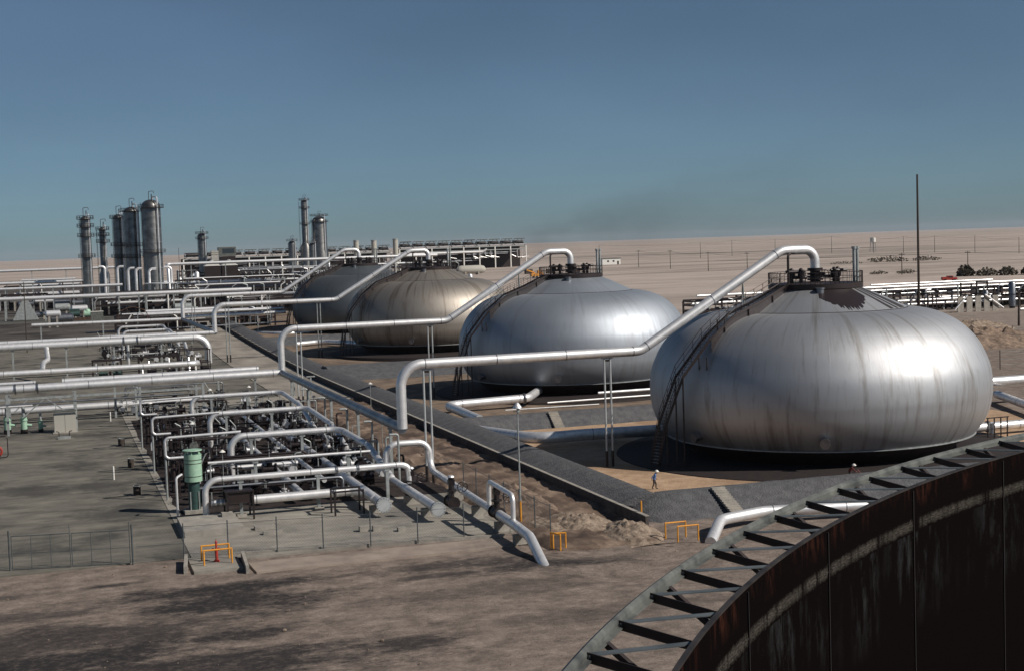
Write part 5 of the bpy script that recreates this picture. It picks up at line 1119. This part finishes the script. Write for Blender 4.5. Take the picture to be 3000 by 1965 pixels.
b = MB().box((0, 0, 1.45), (3.4, 2.4, 2.9)); t = thing('equipment_box', 'plain light grey equipment box beside the green pump skid', 'box', (12.8, 418, ground_z(13, 418))); part('box_body', b, M['rail'], t, False); part('box_lid', MB().box((0, 0, 2.95), (3.6, 2.6, 0.1)), M['white'], t, False)
# fin fan cooler banks on the skyline
def cooler(x0, x1, y, zd, lab, bay, ph, seed, legs=True):
    R = random.Random(seed); g = ground_z(x0, y); t = thing('cooler_bank', lab, 'cooler bank', (x0, y, g), 0, 'fin fan cooler banks on the skyline'); L = x1-x0; zd -= g; n = int(L/bay); D = 16
    for hh in (zd, zd-2.4): [part('deck_beam', MB().box((L/2, q, hh), (L, 0.7, 0.7)), M['galv'], t, False) for q in (0, D)]
    part('deck', MB().box((L/2, D/2, zd-0.6), (L, D, 0.3)), M['dark'], t, False)
    for k in range(n):
        x = (k+0.5)*L/n; w_ = L/n
        part('fan_housing', MB().box((x, D/2, zd+2.0), (w_*0.72, D*0.8, 1.5)), M['valve'], t, False)
        part('fan_ring', MB().lathe([(w_*0.30, zd+2.75), (w_*0.34, zd+3.9)], 12, (x, D/2, 0)).lathe([(w_*0.30, zd+2.75), (w_*0.34, zd+3.9)], 12, (x, 1.0, 0)), M['alu_dull_shaded'], t)
        part('bay_truss', MB().beam((x-w_*0.45, 0, zd+0.3), (x-w_*0.1, 0, zd+ph), 0.4, 0.4).beam((x+w_*0.45, 0, zd+0.3), (x+w_*0.1, 0, zd+ph), 0.4, 0.4).beam((x-w_*0.42, 0, zd+ph), (x+w_*0.42, 0, zd+ph), 0.4, 0.6).beam((x-w_*0.45, 0, zd+0.2), (x-w_*0.45, 0, zd+ph), 0.3, 0.3), M['rail' if k % 5 else 'dark'], t, False)
        part('hand_rail', MB().box((x, -0.6, zd+1.4), (w_*0.9, 0.2, 0.3)), M['alu'], t, False)
    if legs:
        m_ = max(2, int(L/11)); 
        for k in range(m_+1):
            x = L*k/m_
            for s in (0, D): part('leg', MB().box((x, s, zd/2), (0.8, 0.8, zd)), M['white' if s == 0 else 'dark'], t, False)
            if k % 3 == 1: part('brace', MB().beam((x, 0, 1), (x+L/m_, 0, zd*0.6), 0.25, 0.25), M['dark'], t, False)
        for q in range(9):
            z = R.uniform(3, zd-1); a = R.uniform(0, 0.6)*L; part('hung_line', MB().cyl((a, 0.8, z), (min(L, a+R.uniform(0.15, 0.5)*L), 0.8, z), R.uniform(0.12, 0.28), 8), M['alu_dull_shaded'], t)
        part('back_wall', MB().box((L/2, D-1, zd*0.5), (L, 0.3, zd*0.98)), M['dark'], t, False)
        for q in range(int(L/9)):
            x = R.uniform(0, L); part('hung_loop', MB().tube(bend([(x, -0.5, zd-2.5), (x, -0.5, zd-R.uniform(6, 9)), (x+R.uniform(3, 7), -0.5, zd-8)], 0.6, 3), 0.22, 6), M['alu'], t)
    return t
cooler(242, 338, 1000, 20.2, 'near end of the cooler bank, white legs over a dark void, beside the smoke', 9.6, 5.2, 3)
cooler(113, 238, 1010, 18.6, 'long dark middle stretch of cooler bank on the skyline behind the columns', 9.6, 5.0, 5)
cooler(86, 112, 960, 18.4, 'short left cooler stretch behind the grey cabin on the skyline', 9, 4, 8)
pipe('rack_pipe', [(236, 985, 16.6), (300, 985, 16.8), (303, 985, 18.6)], 0.75, 'thick bright pipe hung across the front of the long cooler bank', R=2, n=10, bands=False)
t = thing('control_cabin', 'grey cabin with a dark wide window raised on the skyline near the columns', 'cabin', (95.3, 800, 4.5)); part('cabin_wall', MB().box((0, 0, 18.2), (9.5, 6, 5.0)), M['rail'], t, False); part('window', MB().box((0.6, -3.02, 18.6), (6.6, 0.12, 2.6)), M['glass'], t, False); part('undercroft', MB().box((0, 0, 7.8), (8.6, 6, 15.6)), M['dark'], t, False)
t = thing('cream_block', 'cream clad louvred block beside the short lone column', 'building', (77.0, 695, 4.5)); 
for k in range(7): part('louvre_panel', MB().box((0, 0, 12.3+k*1.0), (3.4, 3.4, 0.8)), M['cream'], t, False)
part('base_block', MB().box((0, 0, 5.9), (5.6, 4, 11.8)), M['rail'], t, False)
for k, (x, y) in enumerate(((64.0, 590), (71.0, 590))):
    t = thing('pitched_shed', '%s white pitched shed between the widest column and the short lone column' % ('left', 'right')[k], 'shed', (x, y, 4.5)); part('wall', MB().box((0, 0, 6.2), (6.4, 6, 12.4)), M['dark'], t, False); r_ = MB(); h = 12.4; w_ = 6.6
    r_.v += [(-w_/2, -3.2, h), (w_/2, -3.2, h), (w_/2, 3.2, h), (-w_/2, 3.2, h), (0, -3.2, h+2.4), (0, 3.2, h+2.4)]
    for f in ((0, 1, 4), (1, 2, 5, 4), (2, 3, 5), (3, 0, 4, 5), (0, 3, 2, 1)): r_._f(f)
    part('roof', r_, M['white'], t, False)
t = thing('white_bullet_tank', 'white rounded bullet tank on the ground left of the orange machine', 'tank', (236, 800, 4.5)); part('tank_shell', MB().tube([(-9, 0, 3), (-8, 0, 3), (-6, 0, 3), (6, 0, 3), (8, 0, 3), (9, 0, 3)], [0.6, 1.9, 2.5, 2.5, 1.9, 0.6], 16), M['cream'], t); part('saddle', MB().box((-4, 0, 0.8), (1, 5, 2)).box((4, 0, 0.8), (1, 5, 2)), M['conc'], t, False)
t = thing('orange_crane', 'orange yellow mobile machine parked beyond the second spheroid', 'machine', (231, 668, 4.5)); part('machine_body', MB().box((0, 0, 1.6), (6.2, 2.6, 1.6)).box((1.6, 0, 3.0), (2.2, 2.2, 1.4)), M['yellow'], t, False); part('boom', MB().beam((-1.0, 0, 2.6), (-5.2, 0, 4.2), 0.6, 0.6), M['yellow'], t, False)
for s in (-2.2, -0.4, 2.2): part('wheel', MB().cyl((s, -1.4, 0.6), (s, -1.0, 0.6), 0.6, 12), M['black'], t)
for k, (x, y) in enumerate(((258, 760), (268, 752), (281, 745))):
    t = thing('dark_container', 'small dark container on the pale flat between cooler bank and second spheroid', 'container', (x, y, 4.5), 0, 'dark containers on the flat'); part('container_body', MB().box((0, 0, 1.3), (4.2, 2.4, 2.6)), M['wood'], t, False); part('container_door', MB().box((1.0, -1.22, 1.2), (1.4, 0.05, 2.2)), M['dark'], t, False)
# ---------------------------------------------------------------- right side rack and flats
for (y, x0, x1, z, r, lab) in ((315, 150, 320, 7.75, 0.34, 'topmost bright pipe of the rack behind the nearest spheroid'), (316.5, 168, 300, 6.9, 0.24, 'slim second pipe under the topmost one of the right rack'), (318, 150, 252, 5.7, 0.42, 'bright middle pipe of the right rack'), (313, 205, 236, 4.1, 0.30, 'short bright pipe in the lower right rack'), (314.5, 200, 245, 3.0, 0.36, 'lowest bright pipe of the right rack'), (300, 232, 320, 1.3, 0.3, 'bright pipe near the ground at the right edge'), (311, 196, 232, 8.6, 0.22, 'thin pipe riding above the right rack, under the red truck')):
    pipe('rack_pipe', [(x0, y, z), (x1, y, z+0.01)], r, lab, n=10, bands=True, supports=[(x0+(x1-x0)*(k+0.5)/8, y, z) for k in range(8)] if r > .3 else None)
rb_ = random.Random(21)
for k in range(26):
    x = 160+k*4.6; y = 312+rb_.uniform(-2, 8); h = rb_.uniform(4, 7.5)
    t = thing('rack_bent', nth(k+1)+' dark steel bent from left in the right pipe rack', 'steel frame', (x, y, ground_z(x, y)), 0, 'steel bents of the right rack')
    for s in (-1, 1): part('leg', MB().box((0, s*2.2, h/2), (0.35, 0.3, h)), M['dark'], t, False)
    for q in (h-0.3, h*0.55): part('cross_beam', MB().box((0, 0, q), (0.33, 4.8, 0.35)), M['dark'], t, False)
for k, (x, y, h, r) in enumerate(((236.5, 309, 7.0, 0.9), (246, 309, 8.2, 1.15), (253, 315, 6.2, 1.0), (228.5, 309, 5.0, 0.6))):
    t = thing('knockout_drum', ['upright drum left of the taller one in the right rack', 'tallest upright drum in the right rack', 'upright drum at the right end of the rack', 'smallest upright drum in the right rack'][k], 'vessel', (x, y, ground_z(x, y)), 0, 'upright drums of the right rack'); part('vessel_shell', MB().lathe([(r, 0.5), (r, h-r*0.6), (r*0.7, h-0.2*r), (0.01, h)], 16, flip=True), M['alu_dull_shaded'], t); part('band', MB().cyl((0, 0, h*0.5), (0, 0, h*0.5+0.2), r*1.08, 16), M['dark'], t); part('leg', MB().cyl((0, 0, 0), (0, 0, 0.6), r*0.8, 12), M['dark'], t)
pl_ = thing('panel_wall', 'row of pale upright panels with slanted braces under the right rack', 'panel wall', (222, 305, 0.4))
for k in range(5): part('panel', MB().box((k*2.6-4, 0, 2.3), (1.7, 0.2, 4.4)), M['conc'], pl_, False)
for (a, b_) in (((-6, -0.4, 1.2), (-2.2, -0.4, 4.8)), ((3.0, -0.4, 4.8), (8.5, -0.4, 1.2))): part('brace', MB().cyl(a, b_, 0.18, 8), M['alu'], pl_)
rack_block(150, 200, 316, 5.0, 'dark rack behind the left shoulder of the nearest spheroid', 61, pipes=1)
rack_block(200, 262, 316, 4.8, 'long dark rack of the right edge beneath the bright pipes', 62, pipes=1)
rack_block(262, 320, 316, 6.5, 'tall dark rack at the right picture edge', 63, pipes=1)
pump_rack(205, 309, 14, 5, 4.6, 'dark equipment frame left part of the right rack', 0.3, 51); pump_rack(262, 309, 12, 5, 6.4, 'dark equipment frame at the right end of the rack', 0.3, 52); pump_rack(240, 320, 16, 5, 5.4, 'dark equipment frame behind the tallest drum', 0.3, 53)
# valve frame at the right edge beside the nearest spheroid
t = thing('valve_cage', 'small pale lit frame of bars with a valve just right of the nearest spheroid', 'steel frame', (93.0, 124.2, 0.1)); 
for sx in (-1.1, -0.3, 0.5, 1.3): part('bar', MB().box((sx, 0, 1.1), (0.1, 0.1, 2.2)), M['black'], t, False)
part('top_rail', MB().box((0.1, 0, 2.25), (2.7, 0.12, 0.1)).box((0.1, 0, 1.1), (2.7, 0.08, 0.08)), M['black'], t, False); part('valve_bonnet', MB().cyl((0, 0.8, 0.5), (0, 0.8, 1.6), 0.3, 12), M['alu'], t)
# fences on the right flats
for (pts, lab) in ((((165, 232), (176, 230), (187, 228), (198, 226), (209, 224)), 'wire fence with dark posts below the right pipe rack'), (((140, 186), (147, 184), (154, 182), (161, 180)), 'wire fence with thin posts above the thick bright pipe at right')):
    f_ = thing('wire_fence', lab, 'fence', (pts[0][0], pts[0][1], 0))
    for x, y in pts: wpart('post', MB().cyl((x, y, 0), (x, y, 3.0), 0.07, 6), M['wood'], f_)
    for a, b_ in zip(pts, pts[1:]):
        for h in (0.8, 1.6, 2.4, 2.8): wpart('wire', MB().cyl((a[0], a[1], h), (b_[0], b_[1], h), 0.02, 4), M['galv'], f_)
# poles
def power_pole(x, y, h, lab, arm=True, grp='power poles on the desert flat', r=0.17):
    g = ground_z(x, y); t = thing('power_pole', lab, 'power pole', (x, y, g), 0, grp); part('pole', MB().tube([(0, 0, -0.2), (0, 0, h)], [r*1.2, r*0.7], 8), M['wood'], t)
    if arm: 
        part('crossarm', MB().box((0, 0, h-0.6), (2.6, 0.2, 0.22)), M['wood'], t, False)
        for s in (-1.1, 0, 1.1): part('insulator', MB().cyl((s, 0, h-0.5), (s, 0, h-0.15), 0.07, 6), M['galv'], t)
    return t
near = [(354, 827, 10.6), (339, 746, 10.6), (321.5, 661, 9.8), (344.7, 663, 8.9), (322.9, 489.7, 8.6), (372.7, 516, 7.9)]
farp = [(420, 1060, 14), (516, 1075, 13.5), (580, 1144, 14), (610, 1120, 13.6), (645, 1084, 14.6), (636, 1004, 13), (640, 968, 13), (643, 931, 12.6), (636, 872, 12), (612, 792, 10.5)]
for k, p in enumerate(near): power_pole(*p, lab='power pole with a crossarm in the nearer row on the flat, number %d from the left' % (k+1) if False else ['first', 'second', 'third', 'fourth', 'fifth', 'sixth'][k]+' from left of the nearer power poles with crossarms on the flat')
for k, p in enumerate(farp): power_pole(*p, lab=['first', 'second', 'third', 'fourth', 'fifth', 'sixth', 'seventh', 'eighth', 'ninth', 'tenth'][k]+' from left of the distant power poles along the sandy horizon', arm=False, grp='distant power poles')
def span(a, b_, sag, nm, lab):
    P = [Vector(a).lerp(Vector(b_), i/10)+Vector((0, 0, -sag*4*(i/10)*(1-i/10))) for i in range(11)]; wsolo(nm, MB().tube(P, 0.04, 4), M['dark'], lab, 'wire', 'power lines')
for row in (near[:4], farp):
    for p, q in zip(row, row[1:]): span((p[0], p[1], 4.5+p[2]-0.2), (q[0], q[1], 4.5+q[2]-0.2), 1.5, 'power_line', 'sagging power line between two poles on the flat')
power_pole(135, 200, 31.0, 'very tall dark mast pole rising above the horizon at right', False, 'tall masts', 0.21)
power_pole(203, 263, 7.6, 'dark wooden pole near the right picture edge before the rack', False, 'wooden poles by the right rack', 0.22); power_pole(176, 258, 5.5, 'short thin pole left of the dark wooden pole before the rack', False, 'wooden poles by the right rack', 0.1)
for k, (x, y, h) in enumerate(((-5.0, 330, 15.5), (48.5, 560, 20), (166, 660, 14))): power_pole(x, y, h, ['thin grey mast through the far left rack pipes', 'thin mast right of the widest column', 'thin mast on the flat beyond the crown of the third spheroid'][k], False, 'thin masts', 0.11)
# white house
t = thing('white_house', 'small white flat roofed house with two dark windows on the desert flat', 'house', (384, 950, 4.5)); part('wall', MB().box((0, 0, 2.2), (14, 8, 4.4)), M['white'], t, False); part('roof', MB().box((0, 0, 4.5), (14.8, 8.8, 0.3)), M['rail'], t, False)
for s in (-2.6, 1.6): part('window', MB().box((s, -4.02, 2.5), (1.4, 0.1, 1.2)), M['glass'], t, False)
part('door', MB().box((5, -4.02, 1.3), (1.3, 0.1, 2.4)), M['wood'], t, False)
# water tower
t = thing('water_tower', 'white water tower on legs near the horizon at right', 'water tower', (679, 1073, 4.5)); part('tank', MB().cyl((0, 0, 8.4), (0, 0, 12.0), 2.4, 16).cyl((0, 0, 12), (0, 0, 12.5), 1.2, 12), M['white'], t)
for a in (0.8, 2.4, 3.9, 5.5): part('leg', MB().cyl((2.6*math.cos(a), 2.6*math.sin(a), 0), (1.9*math.cos(a), 1.9*math.sin(a), 8.4), 0.25, 6), M['galv'], t)
# red pickup
t = thing('pickup_truck', 'red pickup truck driving on the flat behind the right pipe rack', 'pickup truck', (291.5, 414, 4.2), rad(-18)); b = MB(); b.box((0, 0, 0.85), (5.0, 1.9, 0.6)).box((0.2, 0, 1.5), (1.9, 1.7, 0.8)); b.box((-1.6, 0.85, 1.3), (1.8, 0.1, 0.4)).box((-1.6, -0.85, 1.3), (1.8, 0.1, 0.4)).box((-2.45, 0, 1.3), (0.1, 1.7, 0.4)).box((1.8, 0, 1.2), (1.4, 1.8, 0.2)); part('body', b, M['red'], t, False)
part('window', MB().box((0.2, -0.86, 1.55), (1.4, 0.04, 0.45)), M['glass'], t, False)
for s in (-1.6, 1.6): 
    for q in (-0.9, 0.9): part('wheel', MB().cyl((s, q-0.12, 0.4), (s, q+0.12, 0.4), 0.42, 14), M['black'], t)
# shrubs
def shrub(x, y, w, h, lab, seed):
    R = random.Random(seed); g = ground_z(x, y); b = MB(); t = thing('desert_shrub', lab, 'shrub', (x, y, g), 0, 'dark desert shrubs')
    for k in range(int(260)):
        a = R.uniform(0, 2*math.pi); rr = math.sqrt(R.random())*w/2; hh = R.random()**0.7*h*(1-0.6*(rr/(w/2))**2); c = Vector((rr*math.cos(a), rr*math.sin(a)*0.7, hh)); s = R.uniform(0.15, 0.4)*h*0.35
        u = Vector((R.uniform(-1, 1), R.uniform(-1, 1), R.uniform(-1, 1))).normalized()*s; v = u.cross(Vector((R.uniform(-1, 1), R.uniform(-1, 1), R.uniform(-1, 1)))).normalized()*s
        b.quad(c-u-v, c+u-v, c+u+v, c-u+v)
    part('foliage', b, M['bush'], t, False); part('stem', MB().cyl((0, 0, -0.1), (0, 0, h*0.6), 0.08*h, 6), M['wood'], t)
for k, (x, y, w, h) in enumerate(((324, 450, 7, 4.2), (331, 447, 9, 3.0), (338, 444, 8, 3.4), (346, 441, 8, 3.8), (353, 438, 7, 3.4), (452, 700, 26, 3.4), (478, 700, 18, 2.6), (332, 500, 9, 1.8), (322, 505, 8, 1.5), (366, 440, 9, 2.2), (420, 690, 20, 1.8), (376, 446, 6, 1.6))):
    shrub(x, y, w, h, ['rounded dark shrub at the left end of the shrub row behind the right rack', 'second shrub in the row behind the right rack', 'third shrub in the row behind the right rack', 'fourth shrub in the row behind the right rack', 'last shrub of the dense row behind the right rack', 'wide low distant shrub clump left of the tall mast', 'low distant shrub clump just right of the wide one', 'low shrub right of the tall mast', 'small shrub by the foot of the tall mast', 'low shrub near the right picture edge', 'faint distant shrub line left of the clump', 'smallest shrub at the right picture edge'][k], k+3)
for k, (x, y, w, d_, z) in enumerate(((560, 880, 240, 26, 0.15), (480, 640, 150, 8, 0.14), (700, 1400, 500, 60, 0.2))):
    b = MB(); n = 24; Rn = Vector((0.951, -0.309, 0))
    for i in range(n+1):
        f = i/n-0.5; wv = d_*(0.5+0.5*noise.noise(Vector((i*0.4, k, 0))))*(1-(2*f)**4*0.9)
        c = Vector((x, y, 0))+Rn*w*f+Vector((0, 12*noise.noise(Vector((i*0.12, k*3, 1))), 0)); b.v.append((c.x, c.y-wv/2, 4.5+z)); b.v.append((c.x, c.y+wv/2, 4.5+z))
    for i in range(n): b._f((2*i, 2*i+2, 2*i+3, 2*i+1))
    props(link('desert_track', b.mesh('desert_track', M['fardirt'], False)), kind='structure')

# ---------------------------------------------------------------- people
def person(x, y, rz, joints, edges, label, shirt, hm='white', items=None):
    """joints: name -> (pos, radius); one continuous skinned body"""
    t = thing('person', label, 'person', (x, y, 0.07), rz)
    names_ = list(joints); me = bpy.data.meshes.new('body'); me.from_pydata([joints[n][0] for n in names_], [(names_.index(a), names_.index(b)) for a, b in edges], [])
    o = bpy.data.objects.new('body', me); COL.objects.link(o); sk = o.modifiers.new('skin', 'SKIN'); sk.use_smooth_shade = True
    for i, n in enumerate(names_):
        r = joints[n][1]; me.skin_vertices[0].data[i].radius = (r, r) if isinstance(r, float) else r
        me.skin_vertices[0].data[i].use_root = (n == 'pelvis')
    o.modifiers.new('sub', 'SUBSURF').levels = 2
    bpy.context.view_layer.update(); dg = bpy.context.evaluated_depsgraph_get(); m2 = bpy.data.meshes.new_from_object(o.evaluated_get(dg)); o.modifiers.clear(); o.data = m2; m2.name = 'body'
    m2.materials.clear()
    for mm in (shirt, M['trouser'], M['skin'], M['black']): m2.materials.append(mm)
    hz = joints['pelvis'][0][2]; hd = Vector(joints['head'][0]); hands = [Vector(joints[n][0]) for n in names_ if n.startswith('hand')]
    for p in m2.polygons:
        c = p.center; p.use_smooth = True
        p.material_index = 2 if (c-hd).length < 0.16 or any((c-h).length < 0.11 for h in hands) else (3 if c.z < 0.10 else (1 if c.z < hz+0.02 else 0))
    o.parent = t; o.location = (0, 0, 0)
    hp_ = MB(); up = Vector(joints['head'][0])+Vector((0, 0, 0.05)); fwd = Vector((0.10, 0, -0.03))
    hp_.sphere(up, 0.15, 12, (1.12, 1.0, 0.95)); hp_.lathe([(0.15, 0.0), (0.20, -0.01), (0.20, 0.012), (0.14, 0.03)], 18, tuple(up+Vector((0.02, 0, -0.02))))
    part('hard_hat', hp_, M['white'], t)
    face = MB(); hc = Vector(joints['head'][0]); face.sphere(hc+Vector((0.135, 0, -0.03)), 0.022, 6)
    for s in (-1, 1): face.sphere(hc+Vector((0.0, s*0.11, -0.02)), 0.03, 6, (0.7, 0.5, 1.2))
    part('face', face, M['skin'], t)
    # fingers
    fg = MB()
    for n in names_:
        if n.startswith('hand'):
            c = Vector(joints[n][0])
            for k in range(4): q = c+Vector((-0.03+0.02*k, 0, -0.03)); fg.tube([q, q+Vector((0.015, 0, -0.045)), q+Vector((0.04, 0, -0.07-0.008*(k in (1, 2))))], [0.011, 0.010, 0.008], 6)
            fg.tube([c+Vector((0.04, 0.02, 0)), c+Vector((0.075, 0.03, -0.03))], [0.012, 0.009], 6)
    part('fingers', fg, M['skin'], t)
    return t
# walking labourer: local +x forward; body leans forward, head down, hands behind/at the waist
J = {'pelvis': ((0, 0, 0.86), 0.155), 'belly': ((0.03, 0, 1.02), 0.15), 'chest': ((0.09, 0, 1.24), 0.175), 'neck': ((0.17, 0, 1.42), 0.065), 'head': ((0.24, 0, 1.53), 0.105),
     'shL': ((0.09, 0.19, 1.33), 0.075), 'elL': ((0.0, 0.25, 1.07), 0.052), 'hand_l': ((0.22, 0.20, 0.92), 0.04), 'shR': ((0.09, -0.19, 1.33), 0.075), 'elR': ((-0.16, -0.26, 1.12), 0.052), 'hand_r': ((-0.20, -0.20, 0.88), 0.04),
     'hipL': ((0.01, 0.10, 0.80), 0.11), 'knL': ((0.16, 0.11, 0.48), 0.07), 'anL': ((0.14, 0.11, 0.09), 0.05), 'toL': ((0.33, 0.12, 0.05), 0.045),
     'hipR': ((-0.01, -0.10, 0.80), 0.11), 'knR': ((-0.02, -0.11, 0.47), 0.07), 'anR': ((-0.20, -0.11, 0.13), 0.05), 'toR': ((-0.04, -0.12, 0.05), 0.045)}
E_ = [('pelvis', 'belly'), ('belly', 'chest'), ('chest', 'neck'), ('neck', 'head'), ('chest', 'shL'), ('shL', 'elL'), ('elL', 'hand_l'), ('chest', 'shR'), ('shR', 'elR'), ('elR', 'hand_r'), ('pelvis', 'hipL'), ('hipL', 'knL'), ('knL', 'anL'), ('anL', 'toL'), ('pelvis', 'hipR'), ('hipR', 'knR'), ('knR', 'anR'), ('anR', 'toR')]
person(49.8, 114.2, rad(-25), J, E_, 'person in a blue shirt and white hard hat walking on the sand, head bowed', M['blue'])
J2 = dict(J); 
for k, v in {'chest': ((0.16, 0, 1.16), 0.175), 'neck': ((0.30, 0, 1.30), 0.065), 'head': ((0.38, 0, 1.38), 0.105), 'shL': ((0.20, 0.19, 1.22), 0.075), 'elL': ((0.32, 0.24, 0.98), 0.052), 'hand_l': ((0.50, 0.20, 0.88), 0.04), 'shR': ((0.20, -0.19, 1.22), 0.075), 'elR': ((0.42, -0.26, 1.0), 0.052), 'hand_r': ((0.62, -0.22, 0.86), 0.04), 'knR': ((0.08, -0.11, 0.47), 0.07), 'anR': ((-0.05, -0.11, 0.09), 0.05), 'toR': ((0.12, -0.12, 0.05), 0.045)}.items(): J2[k] = v
person(66.6, 109.6, rad(-30), J2, E_, 'person in dark red shirt and white hard hat bending beside the nearest tank', M['redcloth'])
t = thing('long_shovel', 'long handled tool reaching down in front of the bending person', 'tool', (67.3, 109.2, 0.07)); part('handle', MB().cyl((-0.15, 0, 1.05), (0.75, -0.3, 0.1), 0.02, 6), M['red'], t); part('blade', MB().box((0.8, -0.32, 0.06), (0.26, 0.2, 0.03)), M['white'], t, False)

# ---------------------------------------------------------------- the rim under the camera
CX_, CY_, RR = 21.6, -3.5, 21.53
ft_ = thing('foreground_tank', 'rusty open topped floating roof tank whose curved rim fills the lower right corner', 'storage tank', (CX_, CY_, 19.0))
A0, A1 = rad(60), rad(215); n = 200
part('inner_shell', MB().lathe([(RR, -0.005), (RR, -0.46)], n, a0=A0, a1=A1).lathe([(RR, -0.46), (RR-0.006, -0.465), (RR-0.006, -0.475), (RR, -0.48), (RR, -9.0)], n, a0=A0, a1=A1), M['inner'], ft_)
for k in range(22):
    aa = rad(61+7*k); c_ = Vector((math.cos(aa)*(RR-0.008), math.sin(aa)*(RR-0.008), -4.51)); part('plate_lap', MB().box(tuple(c_), (0.010, 0.018, 8.9), rz=aa), M['laps'], ft_, False)
part('outer_shell', MB().lathe([(RR+0.022, -19.0), (RR+0.022, -0.005)], n, a0=A0, a1=A1), M['rusty'], ft_)
part('rim_edge', MB().lathe([(RR-0.012, -0.02), (RR-0.012, 0.0), (RR+0.03, 0.0), (RR+0.03, -0.02)], n, a0=A0, a1=A1), mat('dark rim steel', (0.045, 0.038, 0.034), 0.6, 0.2, vscale=3, col2=(0.015, 0.012, 0.012)), ft_)
part('floating_roof', MB().lathe([(0.1, -9.0), (RR-0.3, -9.0)], 96, flip=True), M['dark'], ft_)
RO = 22.28; zo = -0.02
part('outer_ring', MB().lathe([(RO-0.035, zo+0.005), (RO-0.028, zo+0.03), (RO, zo+0.045), (RO+0.028, zo+0.03), (RO+0.042, zo), (RO+0.028, zo-0.035), (RO, zo-0.048), (RO-0.035, zo-0.04), (RO-0.035, zo+0.005)], n*2, a0=A0, a1=A1, flip=True), M['rail'], ft_)
part('ring_flange', MB().lathe([(RO-0.075, zo-0.028), (RO-0.03, zo-0.022), (RO-0.03, zo-0.03), (RO-0.075, zo-0.036), (RO-0.075, zo-0.028)], n*2, a0=A0, a1=A1, flip=True), M['rail'], ft_)
def pt(ang, r, z): return Vector((r*math.cos(rad(ang)), r*math.sin(rad(ang)), z))
a = 95.0
while a < 165:
    o0 = pt(a, RO-0.03, -0.02); i0 = pt(a+0.85, RR+0.03, -0.06); o1 = pt(a+2.33, RO-0.03, -0.02)
    up = Vector((0, 0, 1))
    # leaning web plate in shaded colour plus a lower lip in lit colour
    d = (i0-o0).normalized(); side = up.cross(d).normalized()
    b = MB().beam(o0+up*-0.015, i0+up*-0.015, 0.010, 0.072); part('strut', b, M['strut_shaded'], ft_, False)
    b = MB().beam(o0+side*0.022-up*0.055, i0+side*0.022-up*0.055, 0.045, 0.008); part('strut', b, M['strut_lit'], ft_, False)
    b = MB().beam(i0+up*0.012, o1+up*0.0, 0.080, 0.010); part('strut', b, M['strut_lit'], ft_, False)
    part('bolt_plate', MB().box(o0+Vector((0, 0, -0.01)), (0.07, 0.05, 0.02), rz=rad(a)), M['rail'], ft_, False)
    a += 2.33
a = 96.2; k = 0
while a < 165:
    o = pt(a, RO-0.06, -0.06); i = pt(a+0.3, RR+0.03, -0.55); part('knee_brace', MB().beam(o, i, 0.05, 0.045), M['strut_shaded'], ft_, False)
    a += 4.66

# ---------------------------------------------------------------- air
def volume_mat(name, col, dens, noise_dens=False, anis=0.0):
    Mx = bpy.data.materials.new(name); Mx.use_nodes = True; t = Mx.node_tree; t.nodes.remove(t.nodes['Principled BSDF'])
    out = [n for n in t.nodes if n.type == 'OUTPUT_MATERIAL'][0]; v = t.nodes.new('ShaderNodeVolumePrincipled'); v.inputs['Color'].default_value = (*col, 1); v.inputs['Density'].default_value = dens; v.inputs['Anisotropy'].default_value = anis
    t.links.new(v.outputs[0], out.inputs['Volume'])
    if noise_dens:
        tc = t.nodes.new('ShaderNodeTexCoord').outputs['Object']; sp = t.nodes.new('ShaderNodeSeparateXYZ'); t.links.new(tc, sp.inputs[0])
        # soft plume: thick near the left base, thinning and rising to the right
        ax = sp.outputs[0]; az = sp.outputs[2]; ay = sp.outputs[1]
        n = noise_(t, tc, 0.022, 6, 0.65, (0.7, 1, 1.2)); n2 = noise_(t, tc, 0.07, 5, 0.65, (0.7, 1, 1.2))
        mid = math_(t, 'ADD', math_(t, 'MULTIPLY', ax, 0.16), -20.0)
        dz = math_(t, 'DIVIDE', math_(t, 'SUBTRACT', az, mid), math_(t, 'ADD', math_(t, 'MULTIPLY', math_(t, 'ADD', ax, 150.0), 0.16), 14.0))
        fy = math_(t, 'DIVIDE', ay, 30.0)
        r2 = math_(t, 'ADD', math_(t, 'MULTIPLY', dz, dz), math_(t, 'MULTIPLY', fy, fy))
        core = math_(t, 'SUBTRACT', 1.0, r2, clamp=True)
        ex = math_(t, 'MULTIPLY', math_(t, 'DIVIDE', math_(t, 'ADD', ax, 148.0), 30.0, clamp=True), math_(t, 'DIVIDE', math_(t, 'SUBTRACT', 145.0, ax), 230.0, clamp=True))
        d = math_(t, 'MULTIPLY', math_(t, 'MULTIPLY', core, ex), math_(t, 'MULTIPLY', math_(t, 'SUBTRACT', math_(t, 'ADD', n, math_(t, 'MULTIPLY', n2, 0.35)), 0.56, clamp=True), 5.0, clamp=True))
        t.links.new(math_(t, 'MULTIPLY', d, dens), v.inputs['Density'])
    return Mx
b = MB().box((0, 0, 0), (300, 64, 110)); sm = props(link('smoke', b.mesh('smoke', volume_mat('drifting smoke', (0.10, 0.085, 0.09), 0.008, True), False), None, (520, 1130, 66), rad(-18)), 'thin dark smoke drifting right from the end of the cooler bank', 'smoke', kind='stuff')
b = MB().box((0, 12000, 60), (44000, 28000, 130)); props(link('haze', b.mesh('haze', volume_mat('dusty air', (0.80, 0.85, 0.95), 0.000018), False)), 'thin dusty haze over the whole desert', 'haze', kind='stuff')
